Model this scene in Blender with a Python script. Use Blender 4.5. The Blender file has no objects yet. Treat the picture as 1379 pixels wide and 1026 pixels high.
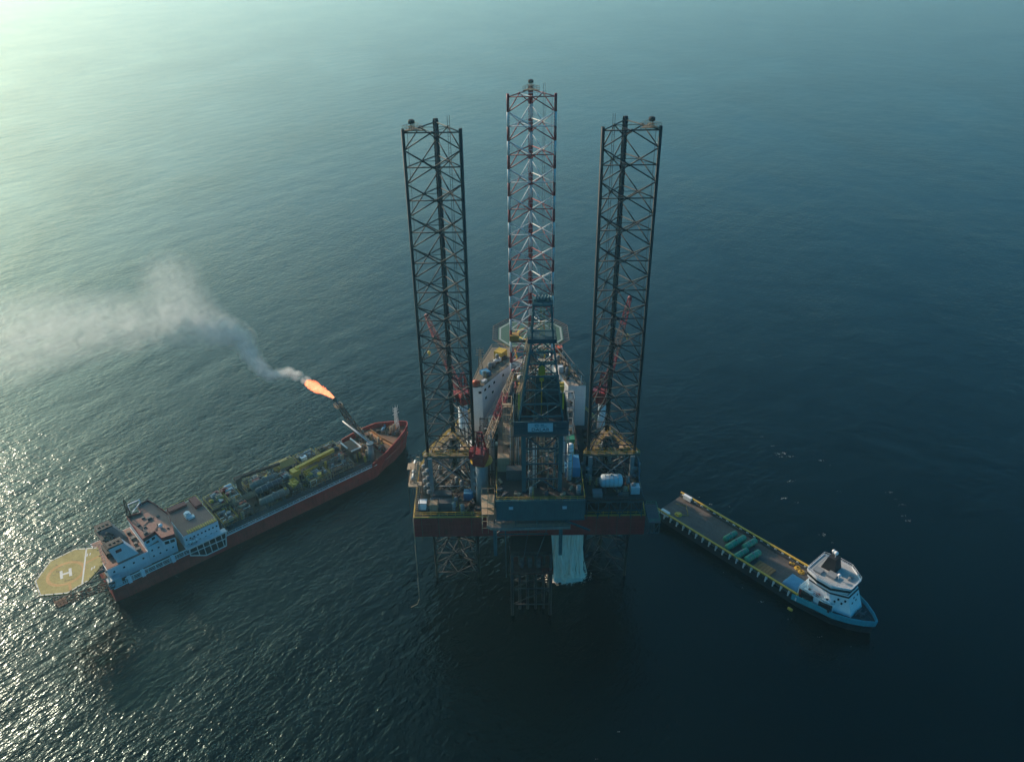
import bpy, math, random
from mathutils import Vector, Matrix
random.seed(7)
S = bpy.context.scene
COL = S.collection
R = math.radians
V = Vector

# ------------------------------------------------------------------ materials
def new_mat(name):
    m = bpy.data.materials.new(name)
    m.use_nodes = True
    nt = m.node_tree
    nt.nodes.clear()
    out = nt.nodes.new('ShaderNodeOutputMaterial')
    return m, nt, out

def lk(nt, a, b):
    nt.links.new(a, b)

def noise(nt, vec, scale, detail=3.0, rough=0.55, dist=0.0):
    n = nt.nodes.new('ShaderNodeTexNoise')
    n.inputs['Scale'].default_value = scale
    n.inputs['Detail'].default_value = detail
    n.inputs['Roughness'].default_value = rough
    n.inputs['Distortion'].default_value = dist
    if vec is not None:
        lk(nt, vec, n.inputs['Vector'])
    return n

def ramp(nt, fac, stops):
    r = nt.nodes.new('ShaderNodeValToRGB')
    els = r.color_ramp.elements
    while len(els) < len(stops):
        els.new(0.5)
    for e, (p, c) in zip(els, stops):
        e.position = p
        e.color = c if len(c) == 4 else (c[0], c[1], c[2], 1)
    lk(nt, fac, r.inputs['Fac'])
    return r

def mapping(nt, src, scale=(1, 1, 1), rot=(0, 0, 0)):
    mp = nt.nodes.new('ShaderNodeMapping')
    mp.inputs['Scale'].default_value = scale
    mp.inputs['Rotation'].default_value = rot
    lk(nt, src, mp.inputs['Vector'])
    return mp.outputs['Vector']

def mixc(nt, fac, a, b, mode='MIX'):
    n = nt.nodes.new('ShaderNodeMix')
    n.data_type = 'RGBA'
    n.blend_type = mode
    def put(sock, v):
        if hasattr(v, 'default_value') or hasattr(v, 'is_linked'):
            lk(nt, v, sock)
        else:
            sock.default_value = v if not isinstance(v, tuple) or len(v) == 4 else (v[0], v[1], v[2], 1)
    put(n.inputs[0], fac)
    put(n.inputs[6], a)
    put(n.inputs[7], b)
    return n.outputs[2]

def math_n(nt, op, a, b=None, clamp=False):
    n = nt.nodes.new('ShaderNodeMath')
    n.operation = op
    n.use_clamp = clamp
    for i, v in enumerate((a, b)):
        if v is None:
            continue
        if isinstance(v, (int, float)):
            n.inputs[i].default_value = v
        else:
            lk(nt, v, n.inputs[i])
    return n.outputs[0]

def paint(name, col, rough=0.55, dirt=0.35, rust=0.25, streak=True, metal=0.0, scale=1.0, rustcol=(0.10, 0.035, 0.014), dirtcol=None):
    """weathered paint: uneven tone, dirt runs down the steel, patches of rust"""
    m, nt, out = new_mat(name)
    tc = nt.nodes.new('ShaderNodeTexCoord')
    geo = nt.nodes.new('ShaderNodeNewGeometry')
    pos = geo.outputs['Position']
    b = nt.nodes.new('ShaderNodeBsdfPrincipled')
    n1 = noise(nt, mapping(nt, pos, (0.35 * scale,) * 3), 1.0, 5, 0.6)
    n2 = noise(nt, mapping(nt, pos, (2.2 * scale, 2.2 * scale, (0.22 if streak else 2.2) * scale)), 1.0, 4, 0.65)
    d = dirtcol or tuple(c * 0.38 + 0.008 for c in col)
    f1 = ramp(nt, n1.outputs['Fac'], [(0.35, (0, 0, 0)), (0.75, (1, 1, 1))]).outputs['Color']
    f2 = ramp(nt, n2.outputs['Fac'], [(0.42, (0, 0, 0)), (0.72, (1, 1, 1))]).outputs['Color']
    fd = math_n(nt, 'MULTIPLY', math_n(nt, 'ADD', math_n(nt, 'MULTIPLY', f1, 0.6), math_n(nt, 'MULTIPLY', f2, 0.6)), dirt, True)
    c = mixc(nt, fd, col, d)
    n3 = noise(nt, mapping(nt, pos, (0.9 * scale, 0.9 * scale, (0.3 if streak else 0.9) * scale)), 1.3, 6, 0.7)
    lo = 0.74 - 0.24 * rust
    fr = ramp(nt, n3.outputs['Fac'], [(lo, (0, 0, 0)), (lo + 0.07, (1, 1, 1))]).outputs['Color']
    fr = math_n(nt, 'MULTIPLY', fr, min(1.0, rust * 2.2))
    c = mixc(nt, fr, c, rustcol)
    lk(nt, c, b.inputs['Base Color'])
    b.inputs['Metallic'].default_value = metal
    rr = math_n(nt, 'ADD', math_n(nt, 'MULTIPLY', fd, 0.3), rough, True)
    lk(nt, rr, b.inputs['Roughness'])
    bp = nt.nodes.new('ShaderNodeBump')
    bp.inputs['Strength'].default_value = 0.25
    bp.inputs['Distance'].default_value = 0.05
    lk(nt, n2.outputs['Fac'], bp.inputs['Height'])
    lk(nt, bp.outputs['Normal'], b.inputs['Normal'])
    lk(nt, b.outputs['BSDF'], out.inputs['Surface'])
    return m

# ------------------------------------------------------------------ mesh builder
class MB:
    def __init__(s):
        s.v = []; s.f = []; s.m = []; s.cur = 0; s.sm = []
    def mat(s, i):
        s.cur = i; return s
    def add(s, vs, fs, smooth=False):
        o = len(s.v)
        s.v.extend(tuple(p) for p in vs)
        for f in fs:
            s.f.append(tuple(i + o for i in f)); s.m.append(s.cur); s.sm.append(smooth)
        return s
    def box(s, x0, x1, y0, y1, z0, z1, mtx=None):
        vs = [V((x, y, z)) for z in (z0, z1) for y in (y0, y1) for x in (x0, x1)]
        if mtx is not None:
            vs = [mtx @ p for p in vs]
        return s.add(vs, [(0, 2, 3, 1), (4, 5, 7, 6), (0, 1, 5, 4), (2, 6, 7, 3), (0, 4, 6, 2), (1, 3, 7, 5)])
    def bar(s, a, b, w, h=None, n=4, roll=0.0, caps=True, smooth=None):
        """prism between two points; n=4 gives a square bar, larger n a pipe"""
        a = V(a); b = V(b); d = b - a
        if d.length < 1e-6: return s
        d.normalize()
        up = V((0, 0, 1)) if abs(d.z) < 0.95 else V((0, 1, 0))
        x = d.cross(up).normalized(); y = x.cross(d).normalized()
        h = w if h is None else h
        vs = []
        k = 1 / math.cos(math.pi / n) if n == 4 else 1
        for p in (a, b):
            for i in range(n):
                t = 2 * math.pi * (i + 0.5) / n + roll
                vs.append(p + x * (math.cos(t) * w * 0.5 * k) + y * (math.sin(t) * h * 0.5 * k))
        fs = [(i, (i + 1) % n, n + (i + 1) % n, n + i) for i in range(n)]
        o = len(s.v)
        s.add(vs, fs, (n > 5) if smooth is None else smooth)
        if caps:
            s.f.append(tuple(o + i for i in reversed(range(n)))); s.m.append(s.cur); s.sm.append(False)
            s.f.append(tuple(o + n + i for i in range(n))); s.m.append(s.cur); s.sm.append(False)
        return s
    def path(s, pts, w, n=6):
        for a, b in zip(pts, pts[1:]):
            s.bar(a, b, w, n=n)
        return s
    def cone(s, a, b, r0, r1, n=12, caps=True):
        a = V(a); b = V(b); d = (b - a).normalized()
        up = V((0, 0, 1)) if abs(d.z) < 0.95 else V((0, 1, 0))
        x = d.cross(up).normalized(); y = x.cross(d).normalized()
        vs = []
        for p, r in ((a, r0), (b, r1)):
            for i in range(n):
                t = 2 * math.pi * i / n
                vs.append(p + x * (math.cos(t) * r) + y * (math.sin(t) * r))
        o = len(s.v)
        s.add(vs, [(i, (i + 1) % n, n + (i + 1) % n, n + i) for i in range(n)], True)
        if caps:
            s.f.append(tuple(o + i for i in reversed(range(n)))); s.m.append(s.cur); s.sm.append(False)
            s.f.append(tuple(o + n + i for i in range(n))); s.m.append(s.cur); s.sm.append(False)
        return s
    def cyl(s, x, y, z0, z1, r, n=14):
        return s.cone((x, y, z0), (x, y, z1), r, r, n)
    def tank(s, a, b, r, n=14):
        """horizontal pressure vessel with domed ends"""
        a = V(a); b = V(b); d = (b - a).normalized()
        prof = [(-0.42, 0.02), (-0.36, 0.5), (-0.2, 0.84), (0, 1)]
        L = (b - a).length
        st = [(k * r, q * r) for k, q in prof] + [(L - k * r, q * r) for k, q in reversed(prof)]
        up = V((0, 0, 1)) if abs(d.z) < 0.95 else V((0, 1, 0))
        x = d.cross(up).normalized(); y = x.cross(d).normalized()
        vs = []
        for t, q in st:
            for i in range(n):
                th = 2 * math.pi * i / n
                vs.append(a + d * t + x * (math.cos(th) * q) + y * (math.sin(th) * q))
        fs = []
        for j in range(len(st) - 1):
            for i in range(n):
                fs.append((j * n + i, j * n + (i + 1) % n, (j + 1) * n + (i + 1) % n, (j + 1) * n + i))
        return s.add(vs, fs, True)
    def ball(s, c, r, n=12, m=8, sz=1.0):
        c = V(c); vs = []; fs = []
        for j in range(m + 1):
            ph = math.pi * j / m
            for i in range(n):
                th = 2 * math.pi * i / n
                vs.append(c + V((r * math.sin(ph) * math.cos(th), r * math.sin(ph) * math.sin(th), r * sz * math.cos(ph))))
        for j in range(m):
            for i in range(n):
                fs.append((j * n + i, (j + 1) * n + i, (j + 1) * n + (i + 1) % n, j * n + (i + 1) % n))
        return s.add(vs, fs, True)
    def prism(s, poly, z0, z1, top=None, cap=True):
        """vertical prism over a polygon; top = other polygon for the upper ring"""
        n = len(poly); top = top or poly
        zz0 = z0 if isinstance(z0, (list, tuple)) else [z0] * n
        zz1 = z1 if isinstance(z1, (list, tuple)) else [z1] * n
        vs = [(p[0], p[1], z) for p, z in zip(poly, zz0)] + [(p[0], p[1], z) for p, z in zip(top, zz1)]
        a = sum(poly[i][0] * poly[(i + 1) % n][1] - poly[(i + 1) % n][0] * poly[i][1] for i in range(n))
        fs = [(i, (i + 1) % n, n + (i + 1) % n, n + i) for i in range(n)]
        if cap:
            fs += [tuple(reversed(range(n))), tuple(range(n, 2 * n))]
        if a < 0:
            fs = [tuple(reversed(f)) for f in fs]
        return s.add(vs, fs)
    def plate(s, quad, t):
        """thick plate from an arbitrary planar polygon"""
        q = [V(p) for p in quad]; n = len(q)
        nrm = (q[1] - q[0]).cross(q[2] - q[0]).normalized()
        vs = [p - nrm * t * 0.5 for p in q] + [p + nrm * t * 0.5 for p in q]
        return s.add(vs, [tuple(reversed(range(n))), tuple(range(n, 2 * n))] + [(i, (i + 1) % n, n + (i + 1) % n, n + i) for i in range(n)])
    def rail(s, pts, z, h=1.1, w=0.07, step=2.0, closed=False, mid=True):
        """hand rail along points (x, y); stanchions and two or three bars"""
        P = [V((p[0], p[1], z if len(p) < 3 else p[2])) for p in pts]
        if closed: P.append(P[0])
        for a, b in zip(P, P[1:]):
            L = (b - a).length; k = max(1, int(round(L / step)))
            for hh in ((h, h * 0.5) if mid else (h,)):
                s.bar(a + V((0, 0, hh)), b + V((0, 0, hh)), w)
            for i in range(k + 1):
                p = a.lerp(b, i / k)
                s.bar(p, p + V((0, 0, h)), w)
        return s
    def truss(s, a, b, w, h, n, t=0.25, brace=0.15):
        """box lattice boom: four chords of cross-section w x h between a and b with zig-zag lacing"""
        a = V(a); b = V(b); d = (b - a).normalized()
        up = V((0, 0, 1)) if abs(d.z) < 0.95 else V((0, 1, 0))
        x = d.cross(up).normalized(); y = x.cross(d).normalized()
        w0, w1 = w if isinstance(w, tuple) else (w, w)
        h0, h1 = h if isinstance(h, tuple) else (h, h)
        def P(i, sx, sy):
            f = i / n
            return a.lerp(b, f) + x * (sx * 0.5 * (w0 + (w1 - w0) * f)) + y * (sy * 0.5 * (h0 + (h1 - h0) * f))
        cs = [(-1, -1), (1, -1), (1, 1), (-1, 1)]
        for c in cs:
            s.bar(P(0, *c), P(n, *c), t)
        for i in range(n):
            for k in range(4):
                c0, c1 = cs[k], cs[(k + 1) % 4]
                if i % 2: c0, c1 = c1, c0
                s.bar(P(i, *c0), P(i + 1, *c1), brace)
                s.bar(P(i, *c0), P(i, *c1), brace)
        return s
    def build(s, name, mats, parent=None, smooth=True):
        me = bpy.data.meshes.new(name)
        org = V(parent['_o']) if parent is not None and '_o' in parent else V((0, 0, 0))
        rot = parent['_r'] if parent is not None and '_r' in parent else 0.0
        if not isinstance(mats, (list, tuple)): mats = [mats]
        vs = s.v
        me.from_pydata([(V(p) - org)[:] for p in vs], [], s.f)
        for m in mats: me.materials.append(m)
        me.polygons.foreach_set('material_index', s.m)
        me.polygons.foreach_set('use_smooth', s.sm)
        me.update()
        o = bpy.data.objects.new(name, me)
        COL.objects.link(o)
        if parent is not None:
            o.parent = parent
            o['_o'] = tuple(org)
        return o

def tag(o, label, cat, group=None, kind=None):
    if label: o['label'] = label
    if cat: o['category'] = cat
    if group: o['group'] = group
    if kind: o['kind'] = kind
    return o

def thing(name, label, cat, loc, group=None, frame=None):
    """an Empty at the thing's base; parts are given in the frame's coordinates"""
    o = bpy.data.objects.new(name, None)
    o.empty_display_size = 1.0
    COL.objects.link(o)
    o['_o'] = tuple(loc)
    o.location = loc
    if frame is not None:
        o.matrix_world = frame @ Matrix.Translation(V(loc))
    return tag(o, label, cat, group)

def frame_of(x, y, deg):
    return Matrix.Translation((x, y, 0)) @ Matrix.Rotation(R(deg), 4, 'Z')

def dup(root, frame, loc, rotz=0.0, label=None, group=None):
    """copy of a thing together with its parts and sub-parts"""
    r = root.copy(); COL.objects.link(r)
    r.matrix_world = (frame if frame is not None else Matrix.Identity(4)) @ Matrix.Translation(V(loc)) @ Matrix.Rotation(rotz, 4, 'Z')
    if label: r['label'] = label
    if group: r['group'] = group
    for ch in list(root.children):
        c = ch.copy(); COL.objects.link(c); c.parent = r
        for g in list(ch.children):
            d = g.copy(); COL.objects.link(d); d.parent = c
    return r

def build_each(mb, name, mats, parent):
    """one object per connected piece, all under the same name"""
    par = list(range(len(mb.v)))
    def find(i):
        while par[i] != i:
            par[i] = par[par[i]]; i = par[i]
        return i
    for f in mb.f:
        for k in f[1:]: par[find(k)] = find(f[0])
    groups = {}
    for f, mi, sm in zip(mb.f, mb.m, mb.sm): groups.setdefault(find(f[0]), []).append((f, mi, sm))
    out = []
    for fs in groups.values():
        ids = sorted({i for f, _, _ in fs for i in f}); mp = {i: k for k, i in enumerate(ids)}
        q = MB(); q.v = [mb.v[i] for i in ids]; q.f = [tuple(mp[i] for i in f) for f, _, _ in fs]; q.m = [a for _, a, _ in fs]; q.sm = [a for _, _, a in fs]
        out.append(q.build(name, mats, parent))
    return out
EXPO = 0.19
SKY_STR, SKY_DUST, SKY_TINT = 0.14, 3.0, (0.66, 0.95, 1.01)
SKY_SAT = 1.35
SUN_STR, SUN_COL = 4.0, (1.0, 0.78, 0.60)
SEA_COL, SEA_ROUGH, SEA_SPEC = (0.00002, 0.0012, 0.0016), 0.20, (0.20, 0.58, 0.56)
HAZE_COL, HAZE_D, HAZE_G = (0.34, 0.67, 0.81), 0.00022, 0.48
# (length along the crest, wave length, crest heading, height, detail, roughness, distortion, offset)
WAVES = [(50, 18, 56, 0.42, 2.0, 0.5, 0.0), (22, 8.5, 50, 0.28, 2.0, 0.5, 0.1, (1, 4, 0)), (6.5, 3.2, 52, 0.17, 3.0, 0.5, 0.0, (3, 7, 0)), (2.8, 1.6, 38, 0.16, 3.0, 0.55, 0.15, (11, 2, 0)), (1.3, 0.75, 62, 0.08, 2.0, 0.6, 0.1, (5, 9, 0)), (24, 10, -22, 0.24, 2.0, 0.5, 0.1, (8, 1, 0)), (4, 2.2, -14, 0.10, 2.0, 0.5, 0.1, (2, 6, 0))]
FLAME_STR = 1.5
_path = [(-73.3, 243.0, 29.0), (-77.0, 245.6, 29.4), (-80.5, 247.2, 29.8), (-83.2, 245.3, 30.3), (-85.8, 243.6, 31.0), (-88.7, 245.1, 32.0), (-91.6, 248.7, 32.8), (-95.0, 253.5, 33.6), (-98.2, 258.8, 34.5), (-102.1, 264.3, 35.5), (-105.4, 265.1, 37.0), (-108.7, 264.6, 38.2), (-111.9, 263.3, 39.5), (-117.2, 265.4, 41.0), (-125.8, 275.2, 43.0), (-133.4, 287.1, 45.0), (-139.5, 299.2, 47.0), (-122.3, 261.0, 42.0), (-129.9, 257.1, 44.0), (-139.5, 261.5, 45.0), (-143.0, 254.6, 46.0), (-149.2, 248.6, 47.0), (-159.9, 249.8, 48.0), (-164.6, 240.1, 50.0), (-166.0, 227.4, 51.0)]
_rad = [2.2, 2.8, 3.2, 3.3, 3.5, 3.8, 4.2, 4.6, 5.2, 6.0, 7.0, 8.0, 9.5, 12, 13, 13, 13, 12, 14, 15, 16, 18, 20, 21, 21]
_den = [.60, .50, .42, .40, .38, .34, .30, .26, .22, .17, .11, .08, .05, .030, .026, .024, .020, .02, .018, .016, .016, .015, .014, .014, .014]
SMOKE_PTS = [p + (r * (1.0 if i < 9 else 1.18), d * (1.45 if i < 8 else .95)) for i, (p, r, d) in enumerate(zip(_path, _rad, _den))]
# ------------------------------------------------------------------ camera, sky, sun, sea, haze
CAM_H = 168.0
cam = bpy.data.cameras.new('camera')
co = bpy.data.objects.new('camera', cam); COL.objects.link(co)
P_, TH = R(30.0), R(0.69)
r_ = V((1, 0, 0)); u_ = V((0, math.sin(P_), math.cos(P_))); f_ = V((0, math.cos(P_), -math.sin(P_)))
rr_ = r_ * math.cos(TH) - u_ * math.sin(TH); uu_ = u_ * math.cos(TH) + r_ * math.sin(TH)
M = Matrix((rr_, uu_, -f_)).transposed().to_4x4()
M.translation = (0, 0, CAM_H)
co.matrix_world = M
cam.sensor_fit = 'HORIZONTAL'
cam.sensor_width = 36.0
cam.lens = 36.0 * 1060.0 / 1379.0
cam.clip_start = 0.5
cam.clip_end = 30000
S.camera = co

SUN_AZ, SUN_EL = -49.0, 26.0       # degrees left of the view direction (+Y), above the horizon
w = bpy.data.worlds.new('World'); S.world = w; w.use_nodes = True
nt = w.node_tree; nt.nodes.clear()
wo = nt.nodes.new('ShaderNodeOutputWorld'); bg = nt.nodes.new('ShaderNodeBackground')
sky = nt.nodes.new('ShaderNodeTexSky'); sky.sky_type = 'NISHITA'; sky.sun_disc = False
sky.sun_elevation = R(SUN_EL); sky.sun_rotation = R(SUN_AZ)
sky.air_density = 1.0; sky.dust_density = SKY_DUST; sky.ozone_density = 1.5; sky.altitude = 0
hs_ = nt.nodes.new('ShaderNodeHueSaturation'); hs_.inputs['Saturation'].default_value = SKY_SAT
lk(nt, mixc(nt, 1.0, sky.outputs['Color'], SKY_TINT, 'MULTIPLY'), hs_.inputs['Color']); lk(nt, hs_.outputs['Color'], bg.inputs['Color'])
bg.inputs['Strength'].default_value = SKY_STR
lk(nt, bg.outputs['Background'], wo.inputs['Surface'])

sl = bpy.data.lights.new('sun', 'SUN'); so = bpy.data.objects.new('sun', sl); COL.objects.link(so)
sl.energy = SUN_STR; sl.angle = R(0.53); sl.color = SUN_COL
az = R(SUN_AZ); el = R(SUN_EL)
sd = V((math.sin(az) * math.cos(el), math.cos(az) * math.cos(el), math.sin(el)))
so.rotation_euler = sd.to_track_quat('Z', 'Y').to_euler()
so.location = (-200, 100, 300)

S.view_settings.view_transform = 'Standard'
S.view_settings.look = 'None'
S.view_settings.exposure = EXPO
S.view_settings.gamma = 1.0
S.cycles.max_bounces = 6
S.cycles.volume_bounces = 1
S.cycles.sample_clamp_indirect = 4.0
S.cycles.use_denoising = True

# sea
m, nt, out = new_mat('sea_water')
geo = nt.nodes.new('ShaderNodeNewGeometry')
pos = geo.outputs['Position']
sep = nt.nodes.new('ShaderNodeSeparateXYZ'); lk(nt, pos, sep.inputs[0])
def wave(scale_along, scale_across, deg, amp, detail=2.0, rough=0.5, dist=0.0, off=(0, 0, 0)):
    mp = nt.nodes.new('ShaderNodeMapping')
    mp.vector_type = 'POINT'
    # rotate first so that x runs along the crests, then scale
    r = nt.nodes.new('ShaderNodeVectorRotate'); r.rotation_type = 'Z_AXIS'
    lk(nt, pos, r.inputs['Vector']); r.inputs['Angle'].default_value = R(-deg)
    mp.inputs['Scale'].default_value = (1 / scale_along, 1 / scale_across, 1)
    mp.inputs['Location'].default_value = off
    lk(nt, r.outputs['Vector'], mp.inputs['Vector'])
    n = noise(nt, mp.outputs['Vector'], 1.0, detail, rough, dist)
    n.noise_dimensions = '2D'
    return n.outputs['Fac'], amp
def ridge(fac):
    # sharpen the crests: 1 - |2n - 1|
    a = math_n(nt, 'ABSOLUTE', math_n(nt, 'SUBTRACT', math_n(nt, 'MULTIPLY', fac, 2.0), 1.0))
    return math_n(nt, 'SUBTRACT', 1.0, a)
layers = [wave(*a) for a in WAVES]
gust = noise(nt, mapping(nt, pos, (1 / 90, 1 / 150, 1), (0, 0, R(30))), 1.0, 3, 0.6)
gustf = ramp(nt, gust.outputs['Fac'], [(0.3, (0.45, 0.45, 0.45)), (0.5, (0.95, 0.95, 0.95)), (0.7, (1.45, 1.45, 1.45))]).outputs['Color']
h = None
for i, (fac, amp) in enumerate(layers):
    t = math_n(nt, 'MULTIPLY', ridge(fac) if i == 2 else fac, amp)
    if i >= 1: t = math_n(nt, 'MULTIPLY', t, gustf)
    h = t if h is None else math_n(nt, 'ADD', h, t)
bp = nt.nodes.new('ShaderNodeBump'); bp.inputs['Strength'].default_value = 1.0; bp.inputs['Distance'].default_value = 1.0
lk(nt, h, bp.inputs['Height'])
b = nt.nodes.new('ShaderNodeBsdfPrincipled')
b.inputs['Base Color'].default_value = SEA_COL + (1,)
b.inputs['Roughness'].default_value = SEA_ROUGH
b.inputs['IOR'].default_value = 1.333
b.inputs['Specular Tint'].default_value = SEA_SPEC + (1,)
lk(nt, bp.outputs['Normal'], b.inputs['Normal'])
lk(nt, b.outputs['BSDF'], out.inputs['Surface'])
SEA = m
mb = MB()
EXT = 7000
xs = [-EXT, -3000, -1500, -800, -400, -200, -100, 0, 100, 200, 400, 800, 1500, 3000, EXT]
ys = [-EXT, -1500, -400, 0, 100, 200, 300, 400, 600, 900, 1400, 2200, 3500, EXT]
vs = [(x, y, 0) for y in ys for x in xs]; nx = len(xs)
mb.add(vs, [(j * nx + i, j * nx + i + 1, (j + 1) * nx + i + 1, (j + 1) * nx + i) for j in range(len(ys) - 1) for i in range(nx - 1)])
tag(mb.build('sea', SEA), 'choppy teal sea under haze around the rig and ships', None, None, 'structure')

# haze
m, nt, out = new_mat('haze_air')
pv = nt.nodes.new('ShaderNodeVolumePrincipled')
pv.inputs['Color'].default_value = HAZE_COL + (1,)
pv.inputs['Absorption Color'].default_value = (1, 1, 1, 1)
pv.inputs['Density'].default_value = HAZE_D
pv.inputs['Anisotropy'].default_value = HAZE_G
lk(nt, pv.outputs['Volume'], out.inputs['Volume'])
mb = MB(); mb.box(-EXT - 300, EXT + 300, -EXT - 300, EXT + 300, -1.0, 176.0)
tag(mb.build('haze', m), 'pale sea haze lying over the water', None, None, 'stuff')
# ------------------------------------------------------------------ paints
DARK = paint('dark_leg_steel', (0.013, 0.017, 0.018), 0.6, 0.4, 0.30)
LEGRED = paint('leg_red_paint', (0.26, 0.022, 0.024), 0.5, 0.3, 0.1)
LEGWHITE = paint('leg_white_paint', (0.66, 0.66, 0.64), 0.5, 0.35, 0.2)
HULLRED = paint('rig_hull_red', (0.32, 0.020, 0.018), 0.55, 0.75, 0.55)
DECKBROWN = paint('brown_steel_deck', (0.034, 0.028, 0.024), 0.8, 0.6, 0.5, streak=False)
TEAL = paint('teal_steel', (0.018, 0.096, 0.108), 0.5, 0.55, 0.32)
TEALD = paint('dark_teal_steel', (0.014, 0.060, 0.075), 0.55, 0.4, 0.2)
WHITE = paint('white_paint', (0.78, 0.79, 0.78), 0.5, 0.30, 0.14)
GREY = paint('grey_steel', (0.24, 0.25, 0.25), 0.55, 0.45, 0.2)
DGREY = paint('dark_grey_steel', (0.075, 0.078, 0.08), 0.6, 0.5, 0.3)
TAN = paint('tan_weathered_steel', (0.38, 0.27, 0.17), 0.7, 0.5, 0.4)
YELLOW = paint('yellow_safety_paint', (0.58, 0.36, 0.035), 0.5, 0.35, 0.15)
CRANERED = paint('crane_red', (0.23, 0.016, 0.016), 0.45, 0.3, 0.1)
BROWN = paint('rusty_brown', (0.13, 0.075, 0.05), 0.75, 0.5, 0.6)
PIPE = paint('bare_pipe', (0.17, 0.12, 0.095), 0.6, 0.5, 0.6)
BLUE = paint('blue_paint', (0.05, 0.22, 0.38), 0.5, 0.3, 0.1)
PALEBLUE = paint('pale_blue_paint', (0.42, 0.53, 0.57), 0.5, 0.3, 0.1)
GREENP = paint('green_paint', (0.03, 0.22, 0.12), 0.5, 0.35, 0.15)
HELIGREEN = paint('helideck_green', (0.022, 0.075, 0.045), 0.7, 0.4, 0.0, streak=False)
ORANGE = paint('lifeboat_orange', (0.62, 0.10, 0.03), 0.4, 0.2, 0.0)
BLACK = paint('black_parts_and_shade', (0.012, 0.012, 0.013), 0.7, 0.2, 0.0)  # also paints the dark inside of the gallery and boat recesses
WALK = paint('dull_walkway', (0.17, 0.125, 0.075), .7, .6, .5)
def glass(name):
    m, nt, out = new_mat(name)
    b = nt.nodes.new('ShaderNodeBsdfPrincipled')
    b.inputs['Base Color'].default_value = (0.012, 0.018, 0.022, 1)
    b.inputs['Roughness'].default_value = 0.08
    lk(nt, b.outputs['BSDF'], out.inputs['Surface'])
    return m
GLASS = glass('dark_window_glass')

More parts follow.
